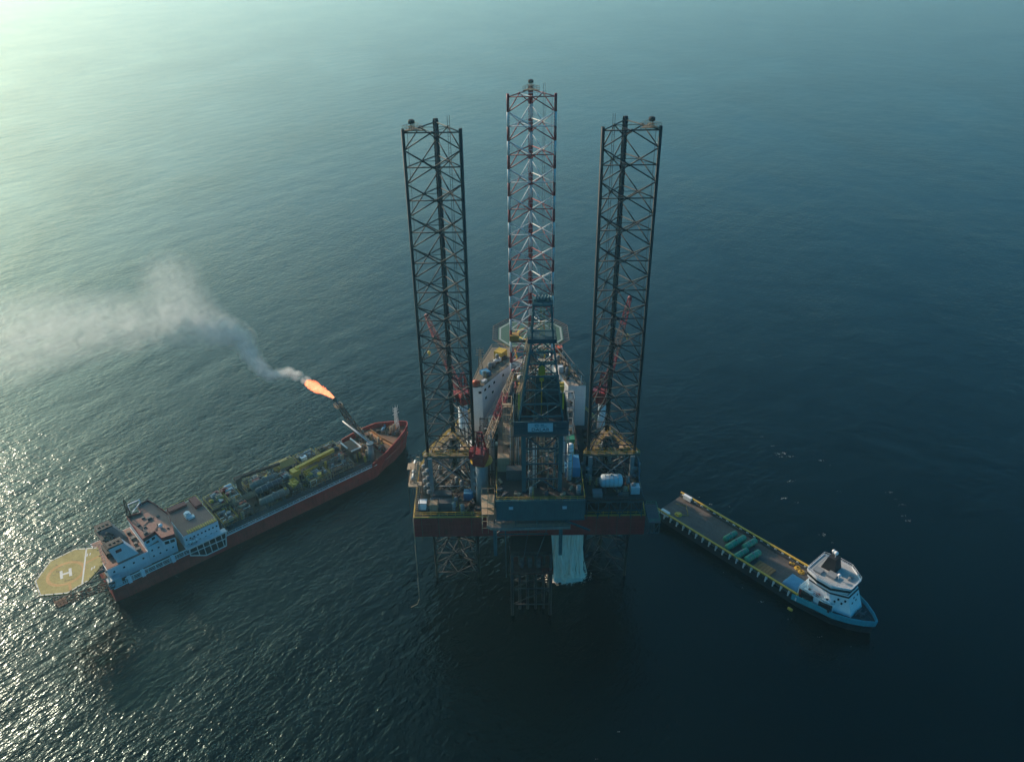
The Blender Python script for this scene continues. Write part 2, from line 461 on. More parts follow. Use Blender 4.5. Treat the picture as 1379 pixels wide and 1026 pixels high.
# ------------------------------------------------------------------ rig: legs
GROWTH = paint('marine_growth', (0.035, 0.032, 0.016), .85, .7, .5, scale=2.0)
def make_leg(x0, y0, label, scheme, beacon_at, name='lattice_leg', zbot=-3.0):
    w = 12.5; dpt = 10.8; ztop = 130.3
    C = [V((x0, y0, 0)), V((x0 + w, y0, 0)), V((x0 + w / 2, y0 + dpt, 0))]
    t = thing(name, label, 'rig leg', (x0 + w / 2, y0 + dpt / 3, 0), 'the lattice legs of the rig')
    banded = scheme == 'banded'
    mats = [LEGRED, LEGWHITE] if banded else [DARK, GROWTH]
    hs = [129.5 - 7.5 * k for k in range(18)]
    hs = [z for z in hs if z > zbot + 2]
    at = lambda c, z: V((C[c].x, C[c].y, z))
    zi = lambda z: 0
    cen = (C[0] + C[1] + C[2]) / 3
    for c in range(3):
        m = MB()
        if banded:
            segs = []
            z = ztop; red = True
            for k in range(len(hs)):
                n_ = hs[k] - 3.75
                segs.append((z, n_, 0)); z = n_
                nx_ = hs[k + 1] if k + 1 < len(hs) else zbot
                segs.append((z, nx_, 1)); z = nx_
        else:
            segs = [(ztop, 9.0, 0), (9.0, zbot, 1)]
        rad = (C[c] - cen).normalized(); tang = V((-rad.y, rad.x, 0))
        for a, b_, mi in segs:
            m.mat(mi)
            m.bar(at(c, a), at(c, b_), 0.78, n=10)
            # rack plate through the chord
            p0 = at(c, a)
            m.box(-0.58, 0.58, -0.08, 0.08, b_ - a, 0, Matrix(((tang.x, rad.x, 0, p0.x), (tang.y, rad.y, 0, p0.y), (0, 0, 1, p0.z), (0, 0, 0, 1))))
        m.mat(0)
        z = ztop - 0.5
        while z > 30:                         # rack teeth
            for sg in (-1, 1):
                p = at(c, z) + tang * (0.6 * sg)
                m.box(p.x - 0.08, p.x + 0.08, p.y - 0.08, p.y + 0.08, z - 0.28, z + 0.10)
            z -= 0.75
        m.build('chord', mats, t)
    for (a, b_) in ((0, 1), (0, 2), (1, 2)):
        m = MB(); bw = 0.30
        for k, z in enumerate(hs):
            m.mat(0 if (not banded or k % 2 == 0) else 1)
            m.bar(at(a, z), at(b_, z), bw, n=6)
            n_ = z - 3.75
            mid = (at(a, z) + at(b_, z)) / 2
            m.mat(0)
            m.bar(mid, at(a, n_), bw, n=6); m.bar(mid, at(b_, n_), bw, n=6)
            if k + 1 < len(hs):
                mid2 = (at(a, hs[k + 1]) + at(b_, hs[k + 1])) / 2
                m.mat(1 if banded or z < 9 else 0)
                m.bar(at(a, n_), mid2, bw, n=6); m.bar(at(b_, n_), mid2, bw, n=6)
            # gussets
            m.mat(0)
            m.ball(mid, 0.34, 8, 5)
        m.build('bracing', mats, t)
    for k, z in enumerate(hs):
        m = MB()
        ms = [(at(a, z) + at(b_, z)) / 2 for a, b_ in ((0, 1), (1, 2), (2, 0))]
        for i in range(3):
            m.bar(ms[i], ms[(i + 1) % 3], 0.15, n=5)
        m.build('plan_bracing', DARK if not banded else LEGWHITE, t)

    # caged ladder run with cables
    m = MB()
    e = (at(1, 0) * 0.55 + at(2, 0) * 0.45) if beacon_at != 1 else (at(0, 0) * 0.55 + at(2, 0) * 0.45)
    for dx in (-0.25, 0.25):
        m.bar((e.x + dx, e.y - 0.5, 46), (e.x + dx, e.y - 0.5, 132.2), 0.09)
    z = 46
    while z < 131:
        m.bar((e.x - 0.25, e.y - 0.5, z), (e.x + 0.25, e.y - 0.5, z), 0.06); z += 1.2
    q = at(0, 0) if beacon_at == 0 else at(1, 0)
    sx = 0.9 if q.x < cen.x else -0.9
    m.bar((q.x + sx, q.y + 0.6, 46), (q.x + sx, q.y + 0.6, 129.8), 0.08)
    m.build('ladder', DARK if not banded else GREY, t)
    # small platform with a lantern at one chord
    m = MB()
    b0 = at(beacon_at, 129.85)
    o1, o2 = [at(i, 129.85) for i in range(3) if i != beacon_at]
    tri = [b0 + (b0 - cen).normalized() * V((0.7, 0.7, 0)) * 1.0, b0.lerp(o1, 0.36), b0.lerp(o2, 0.36)]
    tri = [V((p.x, p.y, 129.9)) for p in tri]
    m.plate(tri, 0.16)
    pf = m.build('top_platform', WALK, t)
    m = MB()
    g = b0.lerp(cen, 0.30); g.z = 129.9
    if scheme == 'banded': g = V((b0.x, b0.y - 0.4, 129.9))
    for d in ((0.5, 0.5), (-0.5, 0.5), (0, -0.6)):
        m.bar((g.x + d[0], g.y + d[1], 129.9), (g.x + d[0] * 0.4, g.y + d[1] * 0.4, 131.3), 0.12)
    m.box(g.x - 0.7, g.x + 0.7, g.y - 0.7, g.y + 0.7, 130.55, 130.65)
    m.build('beacon_stand', WALK, pf)
    m = MB(); m.cyl(g.x, g.y, 131.25, 131.95, 0.72, 16); m.cyl(g.x, g.y, 131.95, 132.1, 0.45, 12)
    m.build('beacon', BLACK, pf)
    m = MB()
    pts = [tri[0], tri[1], tri[2]]
    m.rail([(p.x, p.y) for p in pts], 129.95, 1.0, 0.06, 1.6, True)
    m.build('railing', WALK, pf)
    # mid platform inside the leg
    return t

make_leg(-23.0, 174.5, 'left dark steel lattice leg of the rig, standing nearest the tanker', 'dark', 0)
make_leg(20.35, 174.5, 'right dark steel lattice leg of the rig, standing nearest the supply vessel', 'dark', 1)
bowleg = make_leg(-0.2, 214.5, 'red and white banded lattice leg at the rig bow, between the helideck and derrick', 'banded', 2, zbot=24.0)

# ------------------------------------------------------------------ rig: hull
hull_poly = [(-26.9, 164.8), (35.4, 164.8), (36.2, 186), (33.5, 197), (19.5, 228), (15.0, 240), (-3.5, 240), (-8.5, 228), (-24.5, 197), (-27.6, 186)]
t = thing('jackup_hull', 'red flat hull of the drilling rig, raised above the sea on three legs', 'rig hull', (4.3, 200, 24.2))
m = MB(); m.prism(hull_poly, 24.2, 31.0)
# plate seams and rubbing strakes standing proud of the side
for i in range(len(hull_poly)):
    a = V(hull_poly[i] + (0,)); b_ = V(hull_poly[(i + 1) % len(hull_poly)] + (0,))
    d = (b_ - a); n_ = V((d.y, -d.x, 0)).normalized()
    k = max(1, int(d.length / 3.1))
    for j in range(1, k):
        p = a + d * (j / k) + n_ * 0.03
        m.bar((p.x, p.y, 24.4), (p.x, p.y, 30.9), 0.07)
    for z in (26.3, 28.6):
        m.bar((a.x + n_.x * .03, a.y + n_.y * .03, z), (b_.x + n_.x * .03, b_.y + n_.y * .03, z), 0.06)
m.build('hull', HULLRED, t)
m = MB()
inner = [(4.3 + (x - 4.3) * 0.992, 200 + (y - 200) * 0.992) for x, y in hull_poly]
m.prism(inner, 31.004, 31.12)
m.build('deck', DECKBROWN, t)
m = MB(); m.prism([(4.3 + (x - 4.3) * 1.003, 200 + (y - 200) * 1.003) for x, y in hull_poly], 30.7, 31.06)
m.build('gunwale', paint('dirty_yellow_trim', (0.40, 0.27, 0.06), 0.6, 0.5, 0.4), t)
m = MB(); m.rail([(4.3 + (x - 4.3) * .99, 200 + (y - 200) * .99) for x, y in hull_poly], 31.1, 1.2, 0.09, 2.2, True)
m.build('railing', YELLOW, t)
m = MB()      # pipes down the transom and a ladder
for x in (-24.8, -20.2, -11.4, 22.3, 27.9, 31.6):
    m.bar((x, 164.6, 23.2), (x, 164.6, 31.0), 0.16, n=6)
build_each(m, 'transom_pipe', BROWN, t)

# jack houses
def jackhouse(x0, y0, label, cut=None, extra=0):
    w = 12.5; dpt = 10.8; zt = 44.2
    t = thing('jack_house', label, 'jack house', (x0 + w / 2, y0 + dpt / 3, 31.1), 'jack houses around the rig legs')
    C = [(x0, y0), (x0 + w, y0), (x0 + w / 2, y0 + dpt)]
    cx, cy = x0 + w / 2, y0 + dpt / 3
    for (x, y) in C:
        m = MB()
        ux, uy = (x - cx), (y - cy); L = math.hypot(ux, uy); ux /= L; uy /= L
        for sg in (-1, 1):
            px, py = x - uy * sg * 1.15, y + ux * sg * 1.15
            m.box(px - 0.55, px + 0.55, py - 0.55, py + 0.55, 31.1, zt - 0.02)
            for z in (33.2, 35.6, 38.0, 40.4):      # pinion drives
                m.cone((px + ux * 0.5, py + uy * 0.5, z), (px + ux * 1.5, py + uy * 1.5, z), 0.62, 0.55, 10)
        m.build('jacking_frame', GREY, t)
    m = MB()
    out = [(x + (x - cx) * 0.22, y + (y - cy) * 0.22) for x, y in C]
    for i in range(3):
        a, b_ = V(out[i] + (zt,)), V(out[(i + 1) % 3] + (zt,))
        ia, ib = V(C[i] + (zt,)), V(C[(i + 1) % 3] + (zt,))
        ia = V((cx, cy, zt)).lerp(ia, 0.80); ib = V((cx, cy, zt)).lerp(ib, 0.80)
        m.plate([a, b_, ib, ia], 0.5)
    m.build('top_walkway', WALK, t)
    m = MB(); m.rail(out, zt + 0.25, 1.1, 0.08, 1.8, True)
    m.rail([(cx + (x - cx) * .8, cy + (y - cy) * .8) for x, y in C], zt + 0.25, 1.1, 0.07, 1.8, True)
    m.build('railing', YELLOW, t)
    m = MB()
    for i, j in ((0, 1), (1, 2), (2, 0)):
        a = V(C[i] + (0,)); b_ = V(C[j] + (0,))
        a, b_ = a.lerp(b_, 0.12), b_.lerp(a, 0.12)
        z0, z1 = (34.2, 43.6)
        m.bar((a.x, a.y - .6, z0), (b_.x, b_.y - .6, z1), 0.34, n=8); m.bar((b_.x, b_.y - .25, z0), (a.x, a.y - .25, z1), 0.34, n=8)
        m.bar((a.x, a.y - .4, z0), (b_.x, b_.y - .4, z0), 0.3, n=8)
    m.build('cross_brace', GREY, t)
    # leaning struts up to the first bays, as on the photographed rig
    m = MB()
    m.mat(0)
    for i in range(3):
        m = MB(); x, y = C[i]; q = V((cx, cy, zt)).lerp(V((x, y, zt)), 0.55)
        m.box(q.x - 1.0, q.x + 1.0, q.y - 0.7, q.y + 0.7, zt + 0.3, zt + 1.1)
        m.cyl(q.x + 0.2, q.y, zt + 1.1, zt + 2.0, 0.35, 10)
        m.build('guide_housing', TAN, t)
    return t
jackhouse(-23.0, 174.5, 'grey open jack house with crossed braces around the left rig leg')
jackhouse(20.35, 174.5, 'grey open jack house with yellow walkway around the right rig leg')
jackhouse(-0.2, 214.5, 'jack house of the red and white bow leg')

# stairs down the outboard (left) side of the left jack house
def stair(mb, a, b_, w=0.9, t=0.12):
    a = V(a); b_ = V(b_); d = b_ - a
    s_ = V((-d.y, d.x, 0))
    s_ = s_.normalized() * w / 2 if s_.length > 0.01 else V((w / 2, 0, 0))
    for k in (-1, 1):
        mb.bar(a + s_ * k, b_ + s_ * k, 0.1, 0.28)
        mb.bar(a + s_ * k + V((0, 0, 1)), b_ + s_ * k + V((0, 0, 1)), 0.07)
    n_ = max(3, int(d.length / 0.5))
    for i in range(n_ + 1):
        p = a + d * (i / n_)
        mb.bar(p - s_, p + s_, 0.28, 0.05)
        if i % 3 == 0:
            for k in (-1, 1): mb.bar(p + s_ * k, p + s_ * k + V((0, 0, 1)), 0.06)
t = thing('outboard_stair', 'tan stair flights climbing the outer side of the left jack house', 'stairway', (-26.6, 175, 31.1))
m = MB()
stair(m, (-26.2, 168.0, 31.2), (-26.2, 173.0, 35.5)); stair(m, (-27.4, 173.0, 35.5), (-27.0, 168.5, 39.6)); stair(m, (-26.2, 168.8, 39.6), (-25.6, 174.0, 44.2))
m.build('flight', TAN, t)
m = MB()
for z, y in ((35.4, 173.8), (39.5, 168.0)):
    m.box(-28.0, -25.2, y - 0.9, y + 0.9, z - 0.12, z)
m.box(-29.2, -26.8, 176, 186, 33.9, 34.05); m.box(-29.6, -27.0, 178, 181, 37.0, 37.15)
build_each(m, 'landing', TAN, t)
m = MB()
for x, y in ((-27.9, 167.2), (-25.3, 167.2), (-27.9, 174.6), (-25.3, 174.6)):
    m.bar((x, y, 31.1), (x, y, 40.6), 0.14)
m.rail([(-29.1, 176), (-29.1, 186)], 34.05, 1.1, 0.07, 1.6); m.bar((-29.1, 175.9, 34.1), (-27.9, 174.6, 35.4), .12); m.rail([(-27.9, 174.6), (-25.3, 174.6)], 35.5, 1.1, .06)
for y in (176.3, 179.5, 183, 185.8): m.bar((-29.0, y, 34), (-27.1, y, 31.3), 0.14)
m.bar((-27.0, 176.3, 31.3), (-25.3, 174.6, 31.3), .14); m.bar((-29.1, 186, 34.1), (-29.0, 185.8, 34), .1); m.build('stair_frame', BROWN, t)

# inflatable-raft cylinders on racks beside the stair
def raft(x, y, z, lab, rot=0):
    t = thing('life_raft', lab, 'life raft', (x, y, z))
    m = MB(); m.tank((x, y - 0.9, z + 0.9), (x, y + 0.9, z + 0.9), 0.55, 12); m.build('canister', LEGWHITE, t)
    m = MB()
    for dy in (-0.6, 0.6):
        m.bar((x - 0.6, y + dy, z + 0.02), (x + 0.6, y + dy, z + 0.35), 0.1); m.bar((x + 0.6, y + dy, z + 0.02), (x - 0.6, y + dy, z + 0.35), 0.1)
        m.box(x - 0.65, x + 0.65, y + dy - .05, y + dy + .05, z + 0.3, z + 0.42)
    m.build('cradle', GREY, t)
raft(-28.0, 177.5, 34.1, 'white life raft canister nearest the viewer on the outer left walkway')
raft(-28.0, 180.6, 34.1, 'white life raft canister in the middle of the outer left walkway')
raft(-28.0, 184.0, 34.1, 'white life raft canister farthest along the outer left walkway')

# right aft: raised deck on a truss
t = thing('raised_deck', 'raised deck on a teal lattice truss beside the right rig leg', 'deck platform', (26, 168, 31.1))
m = MB(); m.box(19.2, 34.2, 163.2, 173.2, 36.9, 37.25); m.build('deck_plate', DECKBROWN, t)
m = MB()
for y in (163.4, 168, 172.9):
    for x in (19.5, 22.4, 25.3, 28.2, 31.1, 34.0): m.bar((x, y, 31.1), (x, y, 36.9), 0.22)
    for i, x in enumerate((19.5, 22.4, 25.3, 28.2, 31.1)):
        a, b_ = ((x, y - .02, 32), (x + 2.9, y - .02, 36.8)) if i % 2 else ((x, y - .02, 36.8), (x + 2.9, y - .02, 32))
        m.bar(a, b_, 0.18)
    m.box(19.3, 34.1, y - .13, y + .13, 36.45, 36.89); m.box(19.3, 34.1, y - .1, y + .1, 33.6, 33.85)
m.build('truss', TEALD, t)
m = MB(); m.rail([(19.3, 173), (19.3, 163.3), (34.1, 163.3), (34.1, 173)], 37.25, 1.1, 0.07, 1.7); m.build('railing', TEALD, t)

t = thing('side_platform', 'narrow dark green platform hanging off the right hull corner towards the supply vessel', 'platform', (37.5, 164, 31.0))
m = MB(); m.box(35.6, 38.8, 160.8, 168.4, 31.3, 31.6); m.build('deck_plate', DGREY, t)
m = MB()
for x in (36, 37.2, 38.6): 
    for y in (161.1, 168.1): m.bar((x, y, 27.8), (x, y, 31.3), 0.2)
for y in (161.1, 168.1):
    m.bar((36, y - .05, 27.9), (37.2, y - .05, 31.2), 0.16); m.bar((37.2, y - .05, 27.9), (38.6, y - .05, 31.2), 0.16); m.bar((35.5, y, 27.8), (38.7, y, 27.8), 0.22)
m.build('hanging_frame', TEALD, t)
m = MB(); m.rail([(36, 161), (38.7, 161), (38.7, 168.3), (36, 168.3)], 31.6, 1.1, 0.07, 1.6); m.build('railing', GREENP, t)

# ------------------------------------------------------------------ cantilever
t = thing('drilling_cantilever', 'teal box cantilever pushed out over the stern of the rig', 'cantilever', (7, 175, 36))
m = MB()
for x in (-4.2, 16.6):
    m.box(x, x + 1.4, 157.25, 205, 36.5, 42.25)
    for k in range(16): m.box(x - 0.12, x + 1.52, 158 + k * 3, 158.12 + k * 3, 36.6, 42.2)
m.build('girder', TEAL, t)
m = MB(); m.box(-4.4, 18.1, 156.9, 157.24, 36.4, 42.3)
m.box(-4.5, 18.2, 156.75, 157.3, 42.302, 42.55); m.box(-4.5, 18.2, 156.75, 157.3, 36.15, 36.398)
for x in (-1.2, 2.1, 5.4, 8.7, 12.0, 15.3): m.box(x, x + 0.1, 156.84, 156.898, 36.45, 42.25)
m.build('end_plate', TEAL, t)
m = MB()
for x in (-1.2, 12.4): m.box(x, x + 1.1, 156.5, 156.85, 40.0, 40.7)
build_each(m, 'floodlight_box', PALEBLUE, t)
m = MB(); m.box(-4.2, 18.0, 157.3, 205, 42.26, 42.5); m.build('deck_plate', DECKBROWN, t)
m = MB(); m.rail([(-4.3, 170), (-4.3, 157), (18, 157), (18, 170)], 42.55, 1.1, 0.07, 1.8); m.build('railing', YELLOW, t)
m = MB()
for x in (-5.2, 16.2):
    m.box(x, x + 3.2, 164.9, 167.2, 31.12, 36.48); m.box(x, x + 3.2, 190, 192.2, 31.12, 36.48)
    m.box(x - .3, x + 3.5, 164.85, 167.4, 35.2, 36.0)
m.build('hold_down', TEALD, t)

# hang-off deck slung beneath the cantilever
t = thing('slung_deck', 'grey work deck slung on teal posts beneath the cantilever end', 'deck platform', (4, 158, 33))
m = MB()
pl = [(-7.0, 157.6), (-5.8, 156.6), (-2, 156.2), (3, 156.4), (14.6, 156.6), (14.8, 164.5), (-7, 164.5)]
m.prism(pl, 33.3, 34.1); m.build('deck_plate', paint('scaffold_plank', (0.20, 0.18, 0.16), .8, .5, .2), t)
for x in (-4.9, 12.2):
    m = MB(); m.box(x - .45, x + .45, 157.0, 157.9, 24.1, 33.28); m.build('post', TEAL, t)
m = MB()
for x in (-4.9, 0.5, 6, 12.2): m.bar((x, 157.2, 34.1), (x, 157.2, 36.4), 0.2)
m.bar((-4.9, 160, 29), (0.6, 160, 33.2), 0.25); m.bar((-2.2, 157.5, 16), (-2.2, 157.5, 33.2), 0.3, n=8)
m.bar((-4, 158.5, 30.2), (9, 158.5, 30.2), 0.3); m.bar((9, 158.5, 33), (6, 158.5, 22), 0.14); m.bar((4, 158.5, 33), (2.6, 158.5, 22), 0.14)
m.bar((13.2, 157, 35.9), (19.6, 156.0, 33.3), 0.4)
m.build('hanger', TEALD, t)
m = MB(); m.rail([(-6.9, 164), (-6.9, 157.6), (-5.8, 156.7), (-2, 156.3), (3, 156.5), (14.6, 156.7)], 34.1, 1.1, 0.07, 1.5)
m.build('railing', TAN, t)
t = thing('scaffold', 'tan tubular scaffold at the left end of the cantilever', 'scaffold', (-5.5, 159, 34.1))
m = MB()
for x in (-8.2, -6.6, -4.9):
    for y in (157.8, 160.5, 163): m.bar((x, y, 31.2), (x, y, 42.6), 0.1)
for z in (33.0, 35.2, 37.4, 39.6, 41.8):
    for y in (157.8, 160.5, 163): m.bar((-8.3, y, z), (-4.8, y, z), 0.09)
    for x in (-8.2, -6.6, -4.9): m.bar((x, 157.7, z), (x, 163.1, z), 0.09)
m.build('tube_frame', TAN, t)
m = MB(); m.box(-8.2, -4.9, 157.8, 163, 37.42, 37.5); m.box(-8.2, -4.9, 157.8, 163, 39.62, 39.7); m.build('planks', TAN, t)

# conductor pipes and wellhead deck standing in the sea below
t = thing('wellhead_platform', 'dark wellhead deck with red brown edge beneath the cantilever', 'wellhead platform', (4.5, 163, 0))
m = MB(); m.box(-1.2, 10.6, 158.6, 169, 15.8, 16.5); m.build('deck_plate', paint('red_brown_deck', (0.07, 0.018, 0.014), .7, .5, .4), t)
for x, y in ((-0.6, 159.3), (9.9, 159.3), (-0.6, 168.3), (9.9, 168.3)):
    m = MB(); m.bar((x, y, -3), (x, y, 22.5), 0.9, n=12); m.build('leg', DARK, t)
m = MB(); m.box(-0.9, 10.2, 159, 168.6, 22.0, 22.4)
for z in (18.9, 22.4): m.rail([(-.9, 168), (-.9, 159), (10.2, 159), (10.2, 168)], z, 1.1, .09, 1.8)
for z in (4, 10):
    for a, b_ in (((-.6, 159.3), (9.9, 159.3)), ((-.6, 168.3), (9.9, 168.3)), ((-.6, 159.3), (-.6, 168.3)), ((9.9, 159.3), (9.9, 168.3))):
        m.bar(a + (z,), b_ + (z,), 0.45, n=8); m.bar(a + (z,), b_ + (z + 6,), 0.4, n=8)
m.build('upper_frame', DARK, t)
m = MB()
for i in range(4):
    for j in range(2): m.cyl(1.5 + i * 2.2, 161.6 + j * 3, -3, 21.0, 0.4, 10)
m.build('conductor', DARK, t)
m = MB(); m.rail([(7.6, 158.7), (10.5, 158.7), (10.5, 168)], 16.5, 1.2, .12, 1.2); m.build('railing', CRANERED, t)
m = MB()
for i in range(3):
    m.cyl(2.0 + i * 2.3, 160.8, 16.5, 18.7, 0.6, 10); m.box(1.5 + i * 2.3, 2.6 + i * 2.3, 160.2, 161.2, 18.7, 19.6)
m.build('wellhead_valve', DGREY, t)

# ------------------------------------------------------------------ drill floor and derrick
t = thing('drill_floor', 'dark drill floor house on tall teal columns with a name board on its front', 'drill floor', (7, 166, 42.5))
m = MB()
for x in (2.2, 11.4):
    for y in (160.3, 172):
        m.box(x, x + 1.0, y, y + 1.0, 42.5, 60.0)
m.build('column', TEAL, t)
m = MB()
for y in (160.6, 172.6):
    for z in (46.5, 51.2, 55.8): m.bar((3.2, y, z), (11.4, y, z), 0.35)
    m.bar((3.2, y, 42.8), (7.3, y, 46.3), 0.4); m.bar((11.4, y, 42.8), (7.3, y, 46.3), 0.4)
    m.bar((3.2, y, 46.6), (11.4, y, 51.1), 0.22); m.bar((11.4, y, 55.8), (3.2, y, 51.3), 0.22)
    m.bar((3.2, y, 59.6), (7.3, y, 55.9), 0.3); m.bar((11.4, y, 59.6), (7.3, y, 55.9), 0.3)
for x in (2.7, 11.9):
    m.bar((x, 161.3, 42.8), (x, 172, 51), 0.35); m.bar((x, 172, 51), (x, 161.3, 59.5), 0.35); m.bar((x, 161.3, 51), (x, 172, 51), 0.35)
m.build('column_bracing', TEALD, t)
m = MB(); m.box(0.2, 13.7, 159.95, 174, 59.9, 60.6); m.build('floor_plate', DGREY, t)
m = MB()
m.box(0.25, 13.65, 159.9, 160.1, 60.62, 64.0)
for k in range(15): m.box(0.3 + k * 0.94, 0.38 + k * 0.94, 159.82, 159.898, 60.7, 63.95)
m.box(0.2, 13.7, 159.8, 160.12, 64.002, 64.2); m.box(0.2, 13.7, 159.8, 160.12, 62.25, 62.35)
m.box(0.25, 0.4, 160.11, 173.8, 60.62, 64.0); m.box(13.5, 13.65, 160.11, 173.8, 60.62, 64.0)
m.box(0.41, 13.49, 173.6, 173.8, 60.62, 64.0); m.box(2.0, 12.0, 173.35, 173.55, 60.62, 69.5)
m.build('wind_wall', TEALD, t)
board = MB(); board.box(3.7, 9.8, 159.66, 159.78, 61.45, 63.9)
bd = board.build('name_board', PALEBLUE, t)
def text_mesh(s, size, loc, rot, name, mat, parent, ext=0.02, org=None):
    cu = bpy.data.curves.new(name, 'FONT'); cu.body = s; cu.size = size; cu.extrude = ext; cu.align_x = 'CENTER'; cu.align_y = 'CENTER'
    o = bpy.data.objects.new(name, cu); COL.objects.link(o)
    bpy.context.view_layer.update()
    me = bpy.data.meshes.new_from_object(o.evaluated_get(bpy.context.evaluated_depsgraph_get()))
    COL.objects.unlink(o); bpy.data.objects.remove(o)
    me.name = name; me.materials.clear(); me.materials.append(mat)
    ob = bpy.data.objects.new(name, me); COL.objects.link(ob)
    mt = Matrix.Translation(V(loc)) @ rot
    if org is not None: mt = Matrix.Translation(-V(org)) @ mt
    me.transform(mt)
    ob.parent = parent
    return ob
RX = Matrix.Rotation(R(90), 4, 'X')
INK = paint('sign_ink', (0.012, 0.018, 0.03), .6, .1, 0)
INKT = paint('sign_teal_ink', (0.01, 0.17, 0.22), .6, .1, 0)
text_mesh('DALAR', 1.28, (6.75, 159.63, 62.05), RX @ Matrix.Scale(1.08, 4, (1, 0, 0)), 'lettering', INK, bd, .02, t['_o'])
m = MB()                                   # round emblem and the two small lines beside it
for k in range(14):
    a0, a1 = 2 * math.pi * k / 14, 2 * math.pi * (k + 1) / 14
    m.bar((5.85 + .45 * math.cos(a0), 159.63, 63.25 + .32 * math.sin(a0)), (5.85 + .45 * math.cos(a1), 159.63, 63.25 + .32 * math.sin(a1)), .06, .22)
m.box(6.85, 7.6, 159.61, 159.65, 63.3, 63.55); m.box(6.85, 8.25, 159.61, 159.65, 62.88, 63.08)
m.build('emblem', INKT, bd)

t = thing('drilling_derrick', 'teal lattice derrick narrowing to a crown block above the drill floor', 'derrick', (7, 167, 60.6))
def dpt_(z):
    # half widths of the derrick at height z, centre
    f = min(1.0, (z - 60.6) / 22.7)
    hx = 5.7 + (2.55 - 5.7) * f; hy = 5.6 + (2.5 - 5.6) * f
    return 6.95 + 0.35 * f, 167.0 + 0.5 * f, hx, hy
def dp(z, sx, sy):
    a, b_, hx, hy = dpt_(z); return V((a + sx * hx, b_ + sy * hy, z))
lv = [60.6, 64.4, 67.6, 71.2, 74.6, 77.8, 80.7, 83.3]
for sx in (-1, 1):
    for sy in (-1, 1):
        m = MB()
        for a, b_ in zip(lv, lv[1:]): m.bar(dp(a, sx, sy), dp(b_, sx, sy), 0.46, 0.46)
        q = dp(83.3, sx, sy)
        m.bar(q, (q.x - sx * 0.5, q.y - sy * 0.6, 92.2), 0.4)
        m.build('corner_post', TEAL, t)
m = MB()
fc = [((-1, -1), (1, -1)), ((1, -1), (1, 1)), ((1, 1), (-1, 1)), ((-1, 1), (-1, -1))]
for fi, (c0, c1) in enumerate(fc):
    for i in range(len(lv) - 1):
        a0, a1 = dp(lv[i], *c0), dp(lv[i], *c1); b0, b1 = dp(lv[i + 1], *c0), dp(lv[i + 1], *c1)
        m.bar(b0, b1, 0.36)
        mid = (b0 + b1) / 2 if i % 2 == 0 else (a0 + a1) / 2
        if i % 2 == 0: m.bar(a0, mid, 0.24); m.bar(a1, mid, 0.24)
        else: m.bar(mid, b0, 0.24); m.bar(mid, b1, 0.24)
        if i < 3 or fi in (1, 3):
            for f in (0.33, 0.66): m.bar(a0.lerp(a1, f), b0.lerp(b1, f), 0.2)
m.build('lattice', TEAL, t)
m = MB()
a_, b__, hx, hy = dpt_(83.3)
m.box(a_ - 3.5, a_ + 3.3, b__ - 3.6, b__ + 3.4, 83.35, 83.7); m.rail([(a_ - 3.4, b__ - 3.5), (a_ + 3.2, b__ - 3.5), (a_ + 3.2, b__ + 3.3), (a_ - 3.4, b__ + 3.3)], 83.7, 1.2, .08, 1.4, True)
m.box(a_ - 3.5, a_ + 3.3, b__ - 3.62, b__ - 3.5, 83.7, 84.5)
m.build('upper_platform', TEALD, t)
m = MB()
m.box(a_ - 2.3, a_ + 2.3, b__ - 2.2, b__ + 2.2, 92.2, 92.7)
m.rail([(a_ - 2.3, b__ - 2.2), (a_ + 2.3, b__ - 2.2), (a_ + 2.3, b__ + 2.2), (a_ - 2.3, b__ + 2.2)], 92.7, 1.1, .08, 1.2, True)
for z in (86, 89):
    for c0, c1 in fc:
        p = lambda c: V((a_ + c[0] * (hx - .2), b__ + c[1] * (hy - .25), z)); m.bar(p(c0), p(c1), 0.22)
        q = lambda c: V((a_ + c[0] * (hx - .35), b__ + c[1] * (hy - .4), z + 3)); m.bar(p(c0), q(c1), 0.16)
m.build('crown_frame', TEAL, t)
m = MB()
for k in range(5): m.cone((a_ - 1.6 + k * .75, b__ - .0, 93.4), (a_ - 1.3 + k * .75, b__, 93.4), .75, .75, 14)
m.box(a_ - 2, a_ + 2, b__ - .3, b__ + .3, 92.7, 93.2)
m.build('crown_block', TEAL, t)
m = MB()
for dx in (-.5, -.2, .2, .5): m.bar((a_ + dx, b__, 92.4), (a_ + dx, b__, 76), 0.07)
m.box(a_ - .8, a_ + .8, b__ - .6, b__ + .6, 73.2, 76); m.box(a_ - .5, a_ + .5, b__ - .5, b__ + .5, 71.4, 73.2); m.cyl(a_, b__, 61, 71.4, .13, 8)
m.build('travelling_block', YELLOW, t)
m = MB()   # finger board with racked pipe
m.box(a_ - 3.2, a_ - 1.2, b__ - 2.6, b__ + 2.4, 77.75, 77.9)
for i in range(6):
    for j in range(4): m.cyl(a_ - 3.6 + i * .42, b__ + .6 + j * .5, 60.7, 79.5, .09, 6)
m.build('racked_pipe', PIPE, t)
m = MB()   # stairs and pipe risers up the left side, painted tan for its sunlit look
for z0, z1, y0_, y1_ in ((60.6, 67, 163, 169), (67, 73, 169, 164), (73, 79, 164, 168), (79, 83.5, 168, 165.5)):
    x0_ = dp(z0, -1, 0).x - .7; x1_ = dp(z1, -1, 0).x - .7
    stair(m, (x0_, y0_, z0), (x1_, y1_, z1), 0.8)
for y in (163.5, 165, 170.4): m.bar(dp(60.6, -1, 0) + V((-.3, y - 167, 0)), dp(83, -1, 0) + V((-.3, (y - 167) * .5, 0)), .22, n=6)
m.build('sunlit_tan_stairs', TAN, t)
m = MB()
